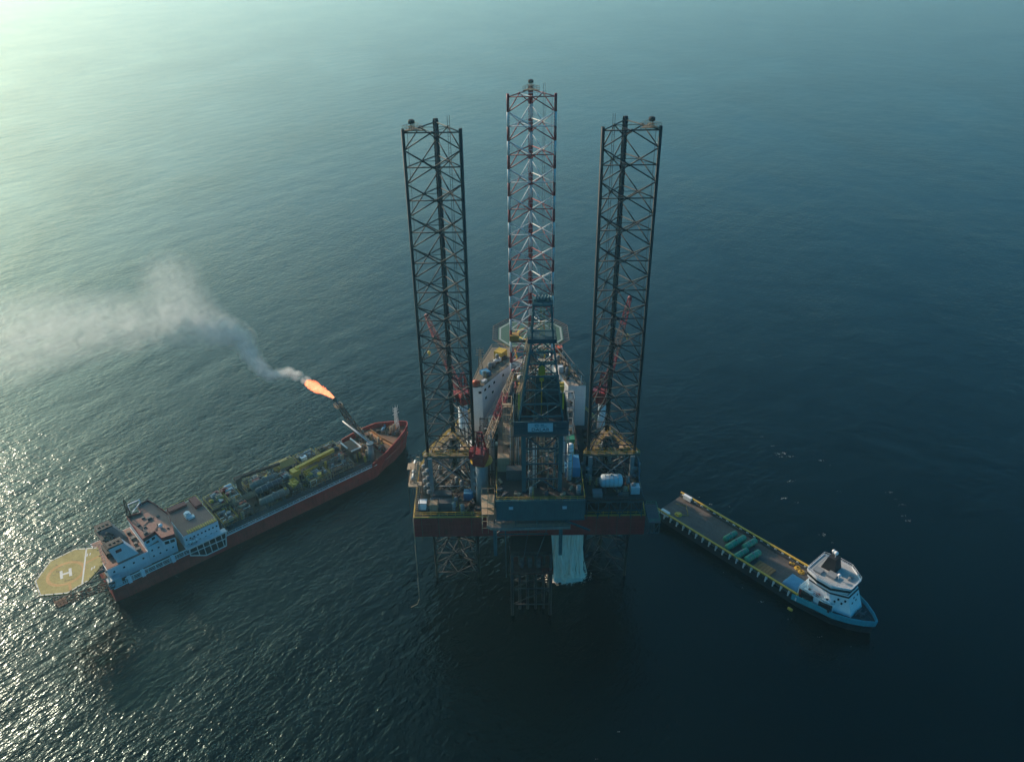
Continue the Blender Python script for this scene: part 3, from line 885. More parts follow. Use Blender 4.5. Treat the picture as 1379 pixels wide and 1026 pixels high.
for sx in (-1, 1): m.box(6.95 + sx * 5.35 - .2, 6.95 + sx * 5.35 + .2, 161.9, 162.2, 66.5, 70.8)
build_each(m, 'guide_rail', YELLOW, t)

# yellow pipe-handling gantry behind the derrick
t = thing('yellow_gantry', 'yellow bridge gantry spanning the pipe deck behind the derrick', 'gantry crane', (8.5, 203, 42.5))
m = MB(); m.box(1.8, 15.6, 202.4, 203.2, 47.6, 49.0); m.box(1.8, 15.6, 204.4, 205.2, 47.6, 49.0)
for k in range(9): m.box(2.2 + k * 1.6, 2.5 + k * 1.6, 203.21, 204.39, 48.2, 48.6)
m.build('bridge_girder', YELLOW, t)
m = MB()
for x in (2, 15): m.box(x, x + .5, 202.6, 203.1, 42.5, 47.58); m.box(x, x + .5, 204.5, 205, 42.5, 47.58)
build_each(m, 'leg', YELLOW, t)
m = MB(); m.box(7, 9.4, 202.2, 205.4, 49.02, 50.2); m.cyl(8.2, 203.8, 50.2, 50.9, .5, 10); m.build('trolley', GREY, t)
m = MB(); m.rail([(1.9, 202.3), (15.5, 202.3)], 49.0, 1.0, .07, 1.5); m.build('railing', YELLOW, t)

# ------------------------------------------------------------------ cranes
def crane(label, x, y, z0, zcab, tip, ped_mat, boom_mat2=None, ped_r=1.5, boom_mat=None):
    t = thing('deck_crane', label, 'crane', (x, y, z0), 'red cranes on the rig deck')
    m = MB(); m.cone((x, y, z0), (x, y, zcab - .6), ped_r, ped_r * .92, 20); m.cone((x, y, zcab - .6), (x, y, zcab - .05), ped_r * 1.25, ped_r * 1.25, 20)
    m.build('pedestal', ped_mat, t)
    d = V(tip) - V((x, y, zcab)); dx, dy = d.x, d.y; L = math.hypot(dx, dy); dx /= L; dy /= L
    sx, sy = -dy, dx
    P = lambda u, v, z: V((x + dx * u + sx * v, y + dy * u + sy * v, z))
    mt = Matrix(((dx, sx, 0, x), (dy, sy, 0, y), (0, 0, 1, 0), (0, 0, 0, 1)))
    m = MB(); m.cyl(x, y, zcab - .04, zcab + .3, ped_r * 1.7, 20); m.build('slew_platform', YELLOW if ped_mat is GREY else DGREY, t)
    m = MB()
    m.box(-3.2, 1.2, -1.7, 1.5, zcab + .3, zcab + 3.4, mt)
    m.box(-3.0, .8, -1.5, 1.3, zcab + 3.4, zcab + 3.9, mt); m.box(-3.5, -3.2, -1.2, 1.0, zcab + .8, zcab + 2.9, mt)
    h = m.build('machinery_house', CRANERED, t)
    m = MB(); m.box(-.6, 2.0, 1.55, 3.2, zcab + .4, zcab + 2.9, mt); cb = m.build('cab', CRANERED, t)
    m = MB(); m.box(2.0, 2.05, 1.7, 3.05, zcab + 1.3, zcab + 2.7, mt); m.box(-.2, 1.7, 3.2, 3.25, zcab + 1.4, zcab + 2.6, mt); m.build('window', GLASS, cb)
    m = MB()
    ap = zcab + 9.5
    for v in (-1.2, 1.0):
        m.bar(P(.8, v, zcab + 3.4), P(-1.0, v * .5, ap), 0.4); m.bar(P(-3, v, zcab + 3.4), P(-1.0, v * .5, ap), 0.34)
        m.bar(P(-.2, v, zcab + 6), P(-2.1, v, zcab + 6), 0.22)
    m.bar(P(-1, -.8, ap), P(-1, .7, ap), .5)
    for z in (4.6, 6, 7.6): m.bar(P(.3, -1, zcab + z), P(.3, .9, zcab + z), .2)
    m.build('a_frame', CRANERED, t)
    foot = P(1.3, -.1, zcab + 1.6)
    tp = V(tip); bd_ = (tp - foot); BL = bd_.length; 
    m = MB(); n_ = max(8, int(BL / 2.1))
    a1, a2, a3 = foot.lerp(tp, .12), foot.lerp(tp, .40), foot.lerp(tp, .70)
    m.mat(0); m.truss(foot, a1, (1.0, 1.6), (.5, 1.5), 2, .26, .14)
    m.truss(a1, a2, 1.6, 1.5, 5, .22, .13)
    m.mat(1); m.truss(a2, a3, 1.6, (1.5, 1.4), 5, .22, .13)
    m.mat(0); m.truss(a3, tp, (1.6, .9), (1.4, .6), 5, .22, .13)
    b_ = m.build('boom', [boom_mat or CRANERED, boom_mat2 or LEGWHITE], t)
    m = MB(); m.ball(tp + V((0, 0, .1)), .75, 10, 6); m.box(tp.x - .5, tp.x + .5, tp.y - .5, tp.y + .5, tp.z - .6, tp.z + .6); m.build('boom_tip', CRANERED, b_)
    m = MB()
    for v in (-.6, .5): m.bar(P(-1, v, ap), tp + V((0, 0, .4)), .08)
    m.bar(tp, tp - V((0, 0, 12)), .06); m.build('wire_rope', DGREY, t)
    m = MB(); q = tp - V((0, 0, 13)); m.ball(q, .55, 10, 6, 1.3); m.bar(q - V((0, 0, .6)), q - V((0, 0, 1.4)), .2); m.build('hook_block', YELLOW, t)
    return t
crane('red crane on a tall grey pedestal, its pale boom laid forward beside the derrick', -8.4, 170.6, 31.1, 45.2, (0.5, 206.5, 52.0), GREY, LEGRED, 1.75, TAN)
crane('red crane behind the left dark leg, boom pointing out to sea', -14.6, 197.5, 31.1, 47.5, (-26.8, 226, 61.5), WHITE, BROWN)
crane('red crane behind the right dark leg, boom pointing out to sea', 26.6, 197.0, 31.1, 47.5, (37.2, 226, 66.8), WHITE, BROWN)

# ------------------------------------------------------------------ living quarters
def wing(poly, zt, label, roofmat, win_walls, name='living_quarters'):
    cx = sum(p[0] for p in poly) / len(poly); cy = sum(p[1] for p in poly) / len(poly)
    t = thing(name, label, 'living quarters', (cx, cy, 31.1), 'white living quarters blocks')
    m = MB(); m.prism(poly, 31.12, zt)
    QW = bpy.data.materials.get('quarters_white') or paint('quarters_white', (.84, .85, .84), .5, .16, .06)
    n = len(poly)
    # storey lines and stiffeners proud of the wall
    for i in range(n):
        a = V(poly[i] + (0,)); b_ = V(poly[(i + 1) % n] + (0,)); d = b_ - a
        nn = V((d.y, -d.x, 0)).normalized() * .03
        for z in (35.2, 39.2, 43.2): m.bar(a + nn + V((0, 0, z)), b_ + nn + V((0, 0, z)), .08)
    m.build('wall', QW, t)
    m = MB(); m.prism([(cx + (x - cx) * .985, cy + (y - cy) * .985) for x, y in poly], zt + .004, zt + .12); m.build('roof', roofmat, t)
    m = MB(); m.rail(poly, zt + .1, 1.1, .07, 1.8, True); m.build('railing', TAN, t)
    for (i, zs, fr) in win_walls:
        a = V(poly[i] + (0,)); b_ = V(poly[(i + 1) % n] + (0,)); d = b_ - a; L = d.length; d.normalize(); nn = V((d.y, -d.x, 0))
        for z in zs:
            for f in fr:
                p = a + d * (L * f) + nn * .04
                mm = Matrix(((d.x, nn.x, 0, p.x), (d.y, nn.y, 0, p.y), (0, 0, 1, z), (0, 0, 0, 1)))
                m = MB(); m.box(-.45, .45, -.02, .04, -.4, .4, mm); w_ = m.build('window', DGREY, t)
                m = MB(); m.box(-.36, .36, .041, .07, -.31, .31, mm); m.build('pane', GLASS, w_)
    return t
ROOF = paint('dirty_roof', (0.22, 0.17, 0.115), .8, .6, .4, streak=False)
ROOFP = paint('pinkish_roof', (0.40, 0.33, 0.27), .8, .5, .3, streak=False)
lw = [(-12.5, 205.9), (-9.1, 205.9), (-0.7, 219.6), (-0.4, 232), (-6.5, 232), (-9.6, 221)]
wing(lw, 47.0, 'white accommodation block left of the bow leg with a dirty brown roof', ROOF, [(0, (45.2,), (.8,)), (1, (45.4,), (.10, .24, .42, .75)), (1, (42.4,), (.12, .36))])
rw = [(17.0, 205.9), (22.4, 205.9), (17.4, 221), (14.8, 231.5), (12.6, 231.5), (13.0, 219.5)]
wing(rw, 47.0, 'white accommodation block right of the bow leg with a pale roof', ROOFP, [(0, (44.9,), (.28,)), (0, (41.2,), (.2,)), (5, (45.0, 42.0), (.25, .5, .75))])
t = thing('link_house', 'low white deckhouse between the two accommodation blocks', 'deckhouse', (6, 226, 31.1))
m = MB(); m.box(-.3, 12.5, 227.5, 232, 31.13, 42.5); m.build('wall', WHITE, t)
m = MB(); m.box(-.2, 12.4, 227.6, 231.9, 42.504, 42.65); m.build('roof', ROOFP, t)

# dark slatted strip along the outer right edge
t = thing('vent_bank', 'long dark slatted vent bank along the outer edge of the right roof', 'vent bank', (19, 215, 47.1))
a = V((22.0, 206.6, 0)); b_ = V((14.9, 229.8, 0)); d = (b_ - a).normalized(); nn = V((d.y, -d.x, 0))
m = MB(); L = (b_ - a).length
for off in (0.2, 1.7):
    m.bar(a - nn * off + V((0, 0, 50)), b_ - nn * off + V((0, 0, 50)), .25); m.bar(a - nn * off + V((0, 0, 47.3)), b_ - nn * off + V((0, 0, 47.3)), .25)
m.build('frame', DGREY, t)
for k in range(9):
    p = a + d * (L * (k + .1) / 9.0); q = a + d * (L * (k + .85) / 9.0)
    m = MB()
    m.plate([p - nn * .2 + V((0, 0, 47.5)), q - nn * .2 + V((0, 0, 47.5)), q - nn * 1.7 + V((0, 0, 49.9)), p - nn * 1.7 + V((0, 0, 49.9))], .15)
    m.box(-.1, .1, -.1, .1, 47.2, 50.2, Matrix.Translation(p - nn * .95))
    m.build('louvre', BLACK if k % 3 else LEGWHITE, t)

# helideck
t = thing('rig_helideck', 'green eight sided helideck with a white edge line at the rig bow', 'helideck', (6.8, 245.5, 45))
oc = [(-4.6, 250.3), (-4.6, 241.3), (-0.4, 235.6), (13.4, 235.2), (17.9, 240.4), (17.9, 250.3), (13.8, 255.4), (-0.4, 255.4)]
sc = lambda f: [(6.7 + (x - 6.7) * f, 245.4 + (y - 245.4) * f) for x, y in oc]
m = MB(); m.prism(oc, 44.7, 45.2); m.build('deck_plate', HELIGREEN, t)
m = MB()
o_, i_ = sc(.965), sc(.915)
for k in range(8):
    j = (k + 1) % 8
    m.add([o_[k] + (45.205,), o_[j] + (45.205,), i_[j] + (45.205,), i_[k] + (45.205,)], [(0, 1, 2, 3)])
m.build('edge_line', paint('worn_deck_white', (.24, .27, .25), .7, .4, 0, streak=False), t)
m = MB()
n0, n1 = sc(1.0), sc(1.16)
for k in range(8):
    j = (k + 1) % 8
    A, B, C_, D = V(n0[k] + (45.0,)), V(n0[j] + (45.0,)), V(n1[j] + (45.5,)), V(n1[k] + (45.5,))
    m.bar(C_, D, .14)
    for f in range(0, 7): m.bar(A.lerp(B, f / 6), D.lerp(C_, f / 6), .08)
    for f in (.25, .5, .75): m.bar(A.lerp(D, f), B.lerp(C_, f), .06)
m.build('safety_net', BROWN, t)
m = MB()
for x, y in ((-2, 240), (15, 240), (0, 250), (13.5, 250)):
    m.bar((x, y, 44.6), (x * .5 + 3.2, 237.5, 31.3), .6, n=8)
m.bar((-3, 239.8, 44.4), (16, 239.8, 44.4), .6); m.bar((-2, 250, 44.4), (15, 250, 44.4), .6)
m.build('support_truss', YELLOW, t)
m = MB()
c = (6.7, 245.4, 45.205)
for k in range(28):
    a0, a1 = 2 * math.pi * k / 28, 2 * math.pi * (k + 1) / 28
    for rr in ((4.3, 5.0),):
        m.add([(c[0] + rr[0] * math.cos(a0), c[1] + rr[0] * math.sin(a0), c[2]), (c[0] + rr[1] * math.cos(a0), c[1] + rr[1] * math.sin(a0), c[2]), (c[0] + rr[1] * math.cos(a1), c[1] + rr[1] * math.sin(a1), c[2]), (c[0] + rr[0] * math.cos(a1), c[1] + rr[0] * math.sin(a1), c[2])], [(0, 1, 2, 3)])
m.build('landing_circle', YELLOW, t)

# yellow work platform inside the bow leg
t = thing('leg_work_platform', 'yellow triangular work platform inside the red and white leg', 'work platform', (6, 218, 58.6))
m = MB(); m.box(-.2, 12.3, 213.6, 214.2, 58.2, 58.8)
m.bar((-.2, 214, 58.6), (6, 225, 58.6), .5); m.bar((12.3, 214, 58.6), (6, 225, 58.6), .5)
m.build('frame', BROWN, t)
for x in (.9, 10.6):
    m = MB(); m.box(x - 1.3, x + 1.3, 213.2, 215.6, 58.9, 60.6); m.build('equipment_box', paint('ochre_box', (0.36, 0.19, 0.03), .6, .5, .3), t)
# ------------------------------------------------------------------ loose equipment (shared by rig and ships)
CONT = {'white': WHITE, 'grey': GREY, 'blue': BLUE, 'orange': ORANGE, 'brown': BROWN, 'green': GREENP, 'red': CRANERED, 'tan': TAN, 'dark': DGREY, 'yellow': YELLOW, 'pale': PALEBLUE, 'drab': paint('drab_vessel', (.17, .155, .125), .6, .5, .45)}
def loc_mtx(x, y, rot): return Matrix.Translation((x, y, 0)) @ Matrix.Rotation(rot, 4, 'Z')
def container(fr, x, y, z, l, w_, h, col, label, rot=0.0, name='container', group=None):
    t = thing(name, label, 'container', (x, y, z), group, fr); mt = loc_mtx(x, y, rot)
    z += 0.004
    m = MB(); m.box(-l / 2 + .06, l / 2 - .06, -w_ / 2 + .06, w_ / 2 - .06, z + .12, z + h - .08, mt)
    k = int(l / .42)
    for i in range(k):
        u = -l / 2 + .3 + i * (l - .6) / max(1, k - 1)
        for sg in (-1, 1): m.box(u - .08, u + .08, sg * (w_ / 2 - .06) - .035, sg * (w_ / 2 - .06) + .035, z + .2, z + h - .2, mt)
        m.box(u - .08, u + .08, -w_ / 2 + .2, w_ / 2 - .2, z + h - .08, z + h - .04, mt)
    m.build('shell', CONT[col], t)
    m = MB()
    for sx in (-1, 1):
        for sy in (-1, 1): m.box(sx * (l / 2 - .07) - .07, sx * (l / 2 - .07) + .07, sy * (w_ / 2 - .07) - .07, sy * (w_ / 2 - .07) + .07, z, z + h, mt)
    for zz in (z, z + h - .14):
        for sy in (-1, 1): m.box(-l / 2 + .15, l / 2 - .15, sy * (w_ / 2 - .07) - .065, sy * (w_ / 2 - .07) + .065, zz + .003, zz + .137, mt)
    m.build('corner_frame', CONT[col] if col != 'white' else GREY, t)
    m = MB(); m.box(l / 2 - .05, l / 2 + .02, -w_ / 2 + .2, w_ / 2 - .2, z + .2, z + h - .2, mt); m.build('door', DGREY if col in ('grey', 'white') else CONT[col], t)
    return t
def skid(fr, x, y, z, col, label, rot=0.0, sc=1.0, group=None, name='pump_skid'):
    t = thing(name, label, 'machine', (x, y, z), group, fr)
    mt = loc_mtx(x, y, rot) @ Matrix.Scale(1, 4)
    s_ = sc; z += .004
    m = MB()
    for sy in (-.7, .7): m.box(-1.5 * s_, 1.5 * s_, sy * s_ - .1, sy * s_ + .1, z, z + .28, mt)
    for u in (-1.3, 0, 1.3): m.box(u * s_ - .08, u * s_ + .08, -.6 * s_ + .0, .6 * s_, z + .28, z + .36, mt)
    m.build('base_frame', BROWN, t)
    m = MB(); P = lambda u, v, w_: mt @ V((u * s_, v * s_, z + w_ * s_))
    m.tank(P(-1.2, 0, 1.0), P(.2, 0, 1.0), .55 * s_, 12); m.box(.35 * s_, 1.35 * s_, -.5 * s_, .5 * s_, z + .36, z + 1.3 * s_ + .1, mt)
    m.build('motor', CONT[col], t)
    m = MB(); m.path([P(-1.1, .2, 1.4), P(-1.1, .2, 2.1), P(.8, .2, 2.1), P(.8, .2, 1.3)], .2 * s_, 8); m.path([P(-.4, -.3, 1.4), P(-.4, -.7, 1.7), P(1.4, -.7, 1.7)], .16 * s_, 8)
    m.build('pipework', PIPE, t)
    return t
def vtank(fr, x, y, z, r, h, col, label, group=None, name='vertical_tank', cat='tank'):
    t = thing(name, label, cat, (x, y, z), group, fr); z += .004
    m = MB(); m.cyl(x, y, z + .2, z + h, r, 18); m.cone((x, y, z + h), (x, y, z + h + r * .35), r, r * .25, 18); m.build('shell', CONT[col], t)
    m = MB(); m.cyl(x, y, z, z + .2, r * 1.08, 18)
    for k in range(3): m.cyl(x, y, z + h * (k + .6) / 3.2, z + h * (k + .6) / 3.2 + .12, r * 1.04, 18)
    m.build('band', DGREY, t)
    m = MB()
    for d in (-.22, .22): m.bar((x + r + .12, y + d, z), (x + r + .12, y + d, z + h + .6), .06)
    for k in range(int(h / .4)): m.bar((x + r + .12, y - .22, z + k * .4), (x + r + .12, y + .22, z + k * .4), .05)
    m.build('ladder', YELLOW, t)
    return t
def htank(fr, a, b_, r, col, label, group=None, name='horizontal_tank', z0=None, bands=4, mats=None, cat='tank'):
    a = V(a); b_ = V(b_); z0 = a.z - r - .8 if z0 is None else z0
    t = thing(name, label, cat, ((a.x + b_.x) / 2, (a.y + b_.y) / 2, z0), group, fr)
    m = MB(); m.tank(a, b_, r, 18); m.build('shell', mats or CONT[col], t)
    m = MB(); d = (b_ - a).normalized(); nn = V((-d.y, d.x, 0))
    for f in (.18, .82):
        p = a.lerp(b_, f)
        q = [p + nn * r * .8 - d * .15, p - nn * r * .8 - d * .15, p - nn * r * .8 + d * .15, p + nn * r * .8 + d * .15]
        m.prism([(v.x, v.y) for v in q], z0 + .004, a.z - r * .55)
    m.build('saddle', DGREY, t)
    m = MB()
    for i in range(bands):
        p = a.lerp(b_, (i + .7) / (bands + .4)); m.cone(p - d * .06, p + d * .06, r * 1.03, r * 1.03, 18)
    p = a.lerp(b_, .5); m.cyl(p.x, p.y, p.z + r * .9, p.z + r + .5, .28, 10); m.bar(a.lerp(b_, .05) + V((0, 0, r + .25)), a.lerp(b_, .95) + V((0, 0, r + .25)), .12, n=6)
    m.build('fitting', GREY, t)
    return t
def pipe_stack(fr, x, y, z, l, n_, layers, label, rot=0.0, d=.22, group=None, mat=None):
    t = thing('pipe_stack', label, 'pipe stack', (x, y, z), group, fr); mt = loc_mtx(x, y, rot)
    m = MB()
    for k in range(layers):
        for i in range(n_ - k % 2):
            v = (i - (n_ - 1 - k % 2) / 2) * d * 1.04; w_ = z + .22 + d / 2 + k * d * .95
            o = random.uniform(-.25, .25)
            m.bar(mt @ V((-l / 2 + o, v, w_)), mt @ V((l / 2 + o, v, w_)), d, n=7)
    m.build('pipes', mat or PIPE, t)
    m = MB()
    for u in (-.35, 0, .35):
        m.box(u * l - .12, u * l + .12, -n_ * d / 2 - .3, n_ * d / 2 + .3, z + .004, z + .2, mt)
        for sg in (-1, 1): m.box(u * l - .07, u * l + .07, sg * (n_ * d / 2 + .2) - .07, sg * (n_ * d / 2 + .2) + .07, z + .2, z + layers * d + .8, mt)
    m.build('rack', DGREY, t)
    return t
def lifeboat(fr, x, y, z, label, rot=0.0, L=7.0, group=None):
    t = thing('lifeboat', label, 'lifeboat', (x, y, z), group, fr); mt = loc_mtx(x, y, rot)
    m = MB(); vs = []; fs = []
    N = 10; K = 12
    for i in range(N + 1):
        u = -1 + 2 * i / N; f = max(.05, (1 - abs(u) ** 2.6)) ** .5
        for k in range(K):
            th = 2 * math.pi * k / K
            vs.append(mt @ V((u * L / 2, math.cos(th) * 1.25 * f, z + 1.5 + math.sin(th) * (1.35 if math.sin(th) > 0 else 1.25) * (f if math.sin(th) < 0 else f ** .6))))
    for i in range(N):
        for k in range(K): fs.append((i * K + k, (i + 1) * K + k, (i + 1) * K + (k + 1) % K, i * K + (k + 1) % K))
    fs.append(tuple(range(K))); fs.append(tuple(N * K + k for k in reversed(range(K))))
    m.add(vs, fs, True); m.build('hull', ORANGE, t)
    m = MB(); m.box(-L * .1, L * .22, -.6, .6, z + 2.6, z + 3.3, mt); cn = m.build('cockpit', ORANGE, t)
    m = MB(); m.box(L * .22, L * .22 + .04, -.5, .5, z + 2.85, z + 3.2, mt); m.build('window', GLASS, cn)
    m = MB()
    for u in (-.38, .38):
        m.bar(mt @ V((u * L, -1.6, z + .004)), mt @ V((u * L, -1.7, z + 4)), .28); m.bar(mt @ V((u * L, -1.7, z + 4)), mt @ V((u * L, .2, z + 4.4)), .26); m.bar(mt @ V((u * L, .1, z + 4.3)), mt @ V((u * L, .05, z + 2.8)), .1)
    m.build('davit', WHITE, t)
    return t
def mast(fr, x, y, z, h, label, mat, name='antenna_mast', lat=True):
    t = thing(name, label, 'mast', (x, y, z), None, fr); z += .004
    m = MB()
    if lat: m.truss((x, y, z), (x, y, z + h), (1.3, .5), (1.3, .5), max(5, int(h / 1.1)), .14, .08)
    else: m.cone((x, y, z), (x, y, z + h), .35, .14, 10)
    m.build('tower', mat, t)
    m = MB()
    for k, f in enumerate((.72, .86, .97)):
        m.bar((x - 1.4 + .2 * k, y, z + h * f), (x + 1.4 - .2 * k, y, z + h * f), .1)
    for d in (-1.1, 1.0): m.bar((x + d, y, z + h * .86), (x + d, y, z + h * 1.08), .06)
    m.bar((x, y, z + h), (x, y, z + h * 1.12), .07)
    m.build('yardarm', mat, t)
    return t

# ------------------------------------------------------------------ rig deck equipment
mast(None, -9.9, 217.0, 47.1, 7.0, 'tan lattice radio mast on the left accommodation roof', TAN)
def crates(specs, fr=None):
    for s_ in specs: container(fr, *s_)
crates([
 (-24.6, 168.6, 31.12, 2.4, 2.2, 2.3, 'white', 'small white cabin at the left aft corner of the rig deck'),
 (-21.6, 168.0, 31.12, 2.2, 2.2, 2.3, 'tan', 'pale tan cabin just right of the white corner cabin'),
 (-18.2, 168.6, 31.12, 4.2, 2.4, 2.4, 'dark', 'dark container on the left aft deck in front of the jack house'),
 (-14.2, 167.4, 31.12, 3.0, 2.2, 1.6, 'brown', 'rusty open-topped skip on the left aft deck', 0.2),
 (-12.4, 172.6, 31.12, 2.6, 2.2, 2.3, 'blue', 'dark blue locker behind the front crane pedestal'),
 (-19.5, 172.4, 31.12, 5.2, 2.4, 2.2, 'dark', 'long dark container beneath the left jack house brace'),
 (-2.5, 170.5, 42.5, 3.2, 2.6, 4.2, 'tan', 'tall tan locker on the cantilever deck left of the drill floor'),
 (0.2, 166.5, 42.5, 4.0, 2.4, 3.2, 'dark', 'dark grey cabin on the cantilever deck beside the tan locker'),
 (15.6, 169.5, 42.5, 4.0, 6.0, 3.0, 'blue', 'dark blue cabin on the cantilever deck right of the drill floor'),
 (15.4, 178.5, 42.5, 3.0, 2.6, 4.6, 'green', 'green cabin behind the drill floor near the right leg'),
 (22.2, 165.4, 37.25, 2.6, 2.2, 1.4, 'grey', 'grey mesh bin on the raised deck at the right'),
 (32.3, 166.6, 37.25, 2.4, 2.0, 2.2, 'pale', 'pale blue cabinet at the outer end of the raised deck'),
 (-8.3, 213.6, 47.12, 2.6, 2.6, 1.4, 'blue', 'bright blue box on the left accommodation roof', 0.6),
 (-8.5, 208.6, 47.12, 1.8, 1.4, 1.0, 'white', 'small white box near the front edge of the left accommodation roof', 0.9),
 (-3.6, 224.8, 47.12, 3.4, 3.0, 2.6, 'yellow', 'yellow cabin at the back of the left accommodation roof', 1.0),
 (15.2, 214.5, 47.12, 1.6, 1.6, 2.2, 'white', 'small white stair head on the right accommodation roof', 0.3),
 (15.3, 228.6, 47.12, 2.6, 2.0, 1.6, 'orange', 'red orange box at the far end of the right accommodation roof'),
])
htank(None, (23.6, 167.6, 40.4), (28.4, 167.6, 40.4), 1.75, 'pale', 'fat pale blue tank lying on the raised deck beside the right leg', z0=37.25)
vtank(None, -11.0, 206.9, 47.12, 1.25, 1.3, 'orange', 'low round red tank on the front corner of the left accommodation roof')
vtank(None, 13.6, 173.0, 42.5, .75, 6.0, 'pale', 'slim pale vertical tank at the right of the drill floor columns')
vtank(None, 15.6, 175.4, 42.5, .9, 4.2, 'white', 'stout white vertical tank behind the dark blue cabin')
vtank(None, 14.6, 165.2, 42.5, .6, 8.0, 'pale', 'tall thin pale blue vessel beside the right drill floor column')
vtank(None, 29.6, 165.6, 37.25, .6, 2.4, 'tan', 'small tan vessel on the raised deck in front of the pale blue tank')
vtank(None, -5.9, 203.0, 31.12, 1.6, 7.0, 'grey', 'grey silo at the foot of the left accommodation block')
vtank(None, -2.0, 204.2, 31.12, 1.5, 6.0, 'white', 'white silo between the accommodation block and yellow gantry')
for i, (x, y, z, c, r_o, lab) in enumerate([
 (-21.5, 171.0, 31.12, 'grey', .2, 'grey pump skid under the left jack house'), (-15.8, 171.4, 31.12, 'brown', 1.2, 'rusty pump skid next to the front crane pedestal'),
 (-23.6, 178.5, 31.12, 'tan', 1.5, 'tan pump skid at the left hull edge beyond the jack house'), (-4.0, 168.0, 31.12, 'dark', 0, 'dark pump skid under the left cantilever girder'),
 (26.2, 170.4, 37.25, 'red', .4, 'red pump skid behind the pale blue tank'), (31.0, 170.6, 37.25, 'grey', 1.4, 'grey pump skid at the back of the raised deck'),
 (29.0, 164.6, 37.25, 'dark', 0.1, 'dark pump skid at the front edge of the raised deck'), (33.6, 178, 31.12, 'tan', 1.6, 'tan pump skid at the right hull edge'),
 (32.6, 190, 31.12, 'brown', 1.5, 'rusty pump skid far along the right hull edge'), (-6.4, 218.5, 47.12, 'grey', .8, 'grey blower skid on the left accommodation roof'),
 (-4.6, 221.2, 47.12, 'white', .8, 'white blower skid on the left accommodation roof behind the grey one')]):
    skid(None, x, y, z, c, lab, r_o, 1.0)
for a in [
 (3.0, 186, 42.5, 12, 9, 3, 'brown drill pipe stack on the left of the pipe deck', R(90)), (7.4, 187, 42.5, 12, 12, 2, 'brown drill pipe stack in the middle of the pipe deck', R(90)),
 (11.8, 186, 42.5, 12, 8, 4, 'tall brown drill pipe stack on the right of the pipe deck', R(90)), (-1.4, 186, 42.5, 10, 7, 2, 'low pipe stack at the left girder of the cantilever', R(90)),
 (5.8, 197, 42.5, 9, 14, 2, 'short pipe stack in front of the yellow gantry', R(90)), (-15.5, 169.6, 31.12, 7, 7, 2, 'short pipe stack lying across the left aft deck', 0.05)]:
    pipe_stack(None, *a)
t = thing('mud_manifold', 'red pipe manifold between the accommodation blocks', 'manifold', (6, 212, 42.5))
m = MB()
m.box(-.2, 12.5, 207, 213, 42.2, 42.7); m.build('platform', DGREY, t)
m = MB()
for i in range(7): m.path([(1 + i * 1.6, 207.6, 42.7), (1 + i * 1.6, 207.6, 45.4 + (i % 3) * .7), (1 + i * 1.6, 211.8, 45.4 + (i % 3) * .7), (1 + i * 1.6, 211.8, 42.7)], .34, 8)
m.bar((.6, 209, 45), (11.4, 209, 45), .5, n=8); m.build('red_pipe', CRANERED, t)
m = MB(); m.tank((2, 210.4, 47.6), (5.4, 212, 47.6), .8); m.ball((7.4, 210.6, 47.4), .9); m.cyl(9.2, 210, 42.7, 48.5, .6); m.build('vessel', LEGWHITE, t)
t = thing('exhaust_stack', 'grey exhaust pipes rising behind the left jack house', 'exhaust', (-12, 190, 31.1))
m = MB()
for i in range(4): m.path([(-15 + i * 1.1, 190, 31.2), (-15 + i * 1.1, 190, 42.0 + i * .4), (-15 + i * 1.1, 188.8, 43.2 + i * .4)], .6, 10)
m.build('pipe', GREY, t)
m = MB(); m.box(-16, -10.6, 189, 193, 31.13, 36.5); m.build('engine_room', WHITE, t)
t = thing('machinery_house', 'dark grey machinery house on the deck between the jack houses and accommodation', 'deckhouse', (24, 196, 31.1))
m = MB(); m.box(18.6, 26, 184.6, 203.5, 31.13, 34.0); m.build('wall', GREY, t)
m = MB(); m.box(18.5, 26.1, 184.5, 203.6, 34.004, 34.3)
for k in range(5): m.cyl(22, 187 + k * 3.4, 34.3, 35.3, .8, 12)
m.build('roof', DECKBROWN, t)
t = thing('machinery_house', 'tan machinery house on the deck left of the drill pipe racks', 'deckhouse', (-12, 198, 31.1))
m = MB(); m.box(-17.5, -7.0, 192.2, 201.5, 31.13, 33.4); m.build('wall', TAN, t)
m = MB(); m.box(-17.6, -6.9, 192.1, 201.6, 33.404, 33.7)
for k in range(4): m.box(-16.5 + k * 2.4, -15 + k * 2.4, 196, 199, 33.7, 34.6)
m.build('roof', DECKBROWN, t)
t = thing('hull_hose', 'yellowed hose hanging from the left hull corner into the water', 'hose', (-26.9, 164.5, 31))
m = MB(); m.path([(-26.9, 164.5, 31), (-27.0, 164.2, 22), (-27.1, 164, 10), (-27.2, 163.8, 2), (-27.8, 163.2, .6), (-29.6, 162.4, .15)], .22, 8); m.build('hose', TAN, t)
t = thing('blue_tarpaulin', 'blue tarpaulin screen hung on the outer side of the right jack house', 'tarpaulin', (34.2, 176, 31.1))
m = MB(); vs = []; fs = []
for j in range(9):
    for i in range(7): vs.append((33.9 + .18 * math.sin(i * 1.7 + j) + j * .09, 171.5 + i * 1.1, 42.6 - j * 1.05 + .1 * math.sin(i)))
for j in range(8):
    for i in range(6): fs.append((j * 7 + i, j * 7 + i + 1, (j + 1) * 7 + i + 1, (j + 1) * 7 + i))
m.add(vs, fs, True)
o = m.build('sheet', BLUE, t); md = o.modifiers.new('thickness', 'SOLIDIFY'); md.thickness = .04
m = MB()
for y in (171.4, 174.8, 178.2): m.bar((34.0, y, 31.1), (33.9, y, 42.9), .16)
m.bar((33.9, 171.4, 42.8), (33.9, 178.2, 42.8), .14); m.build('pole', GREY, t)

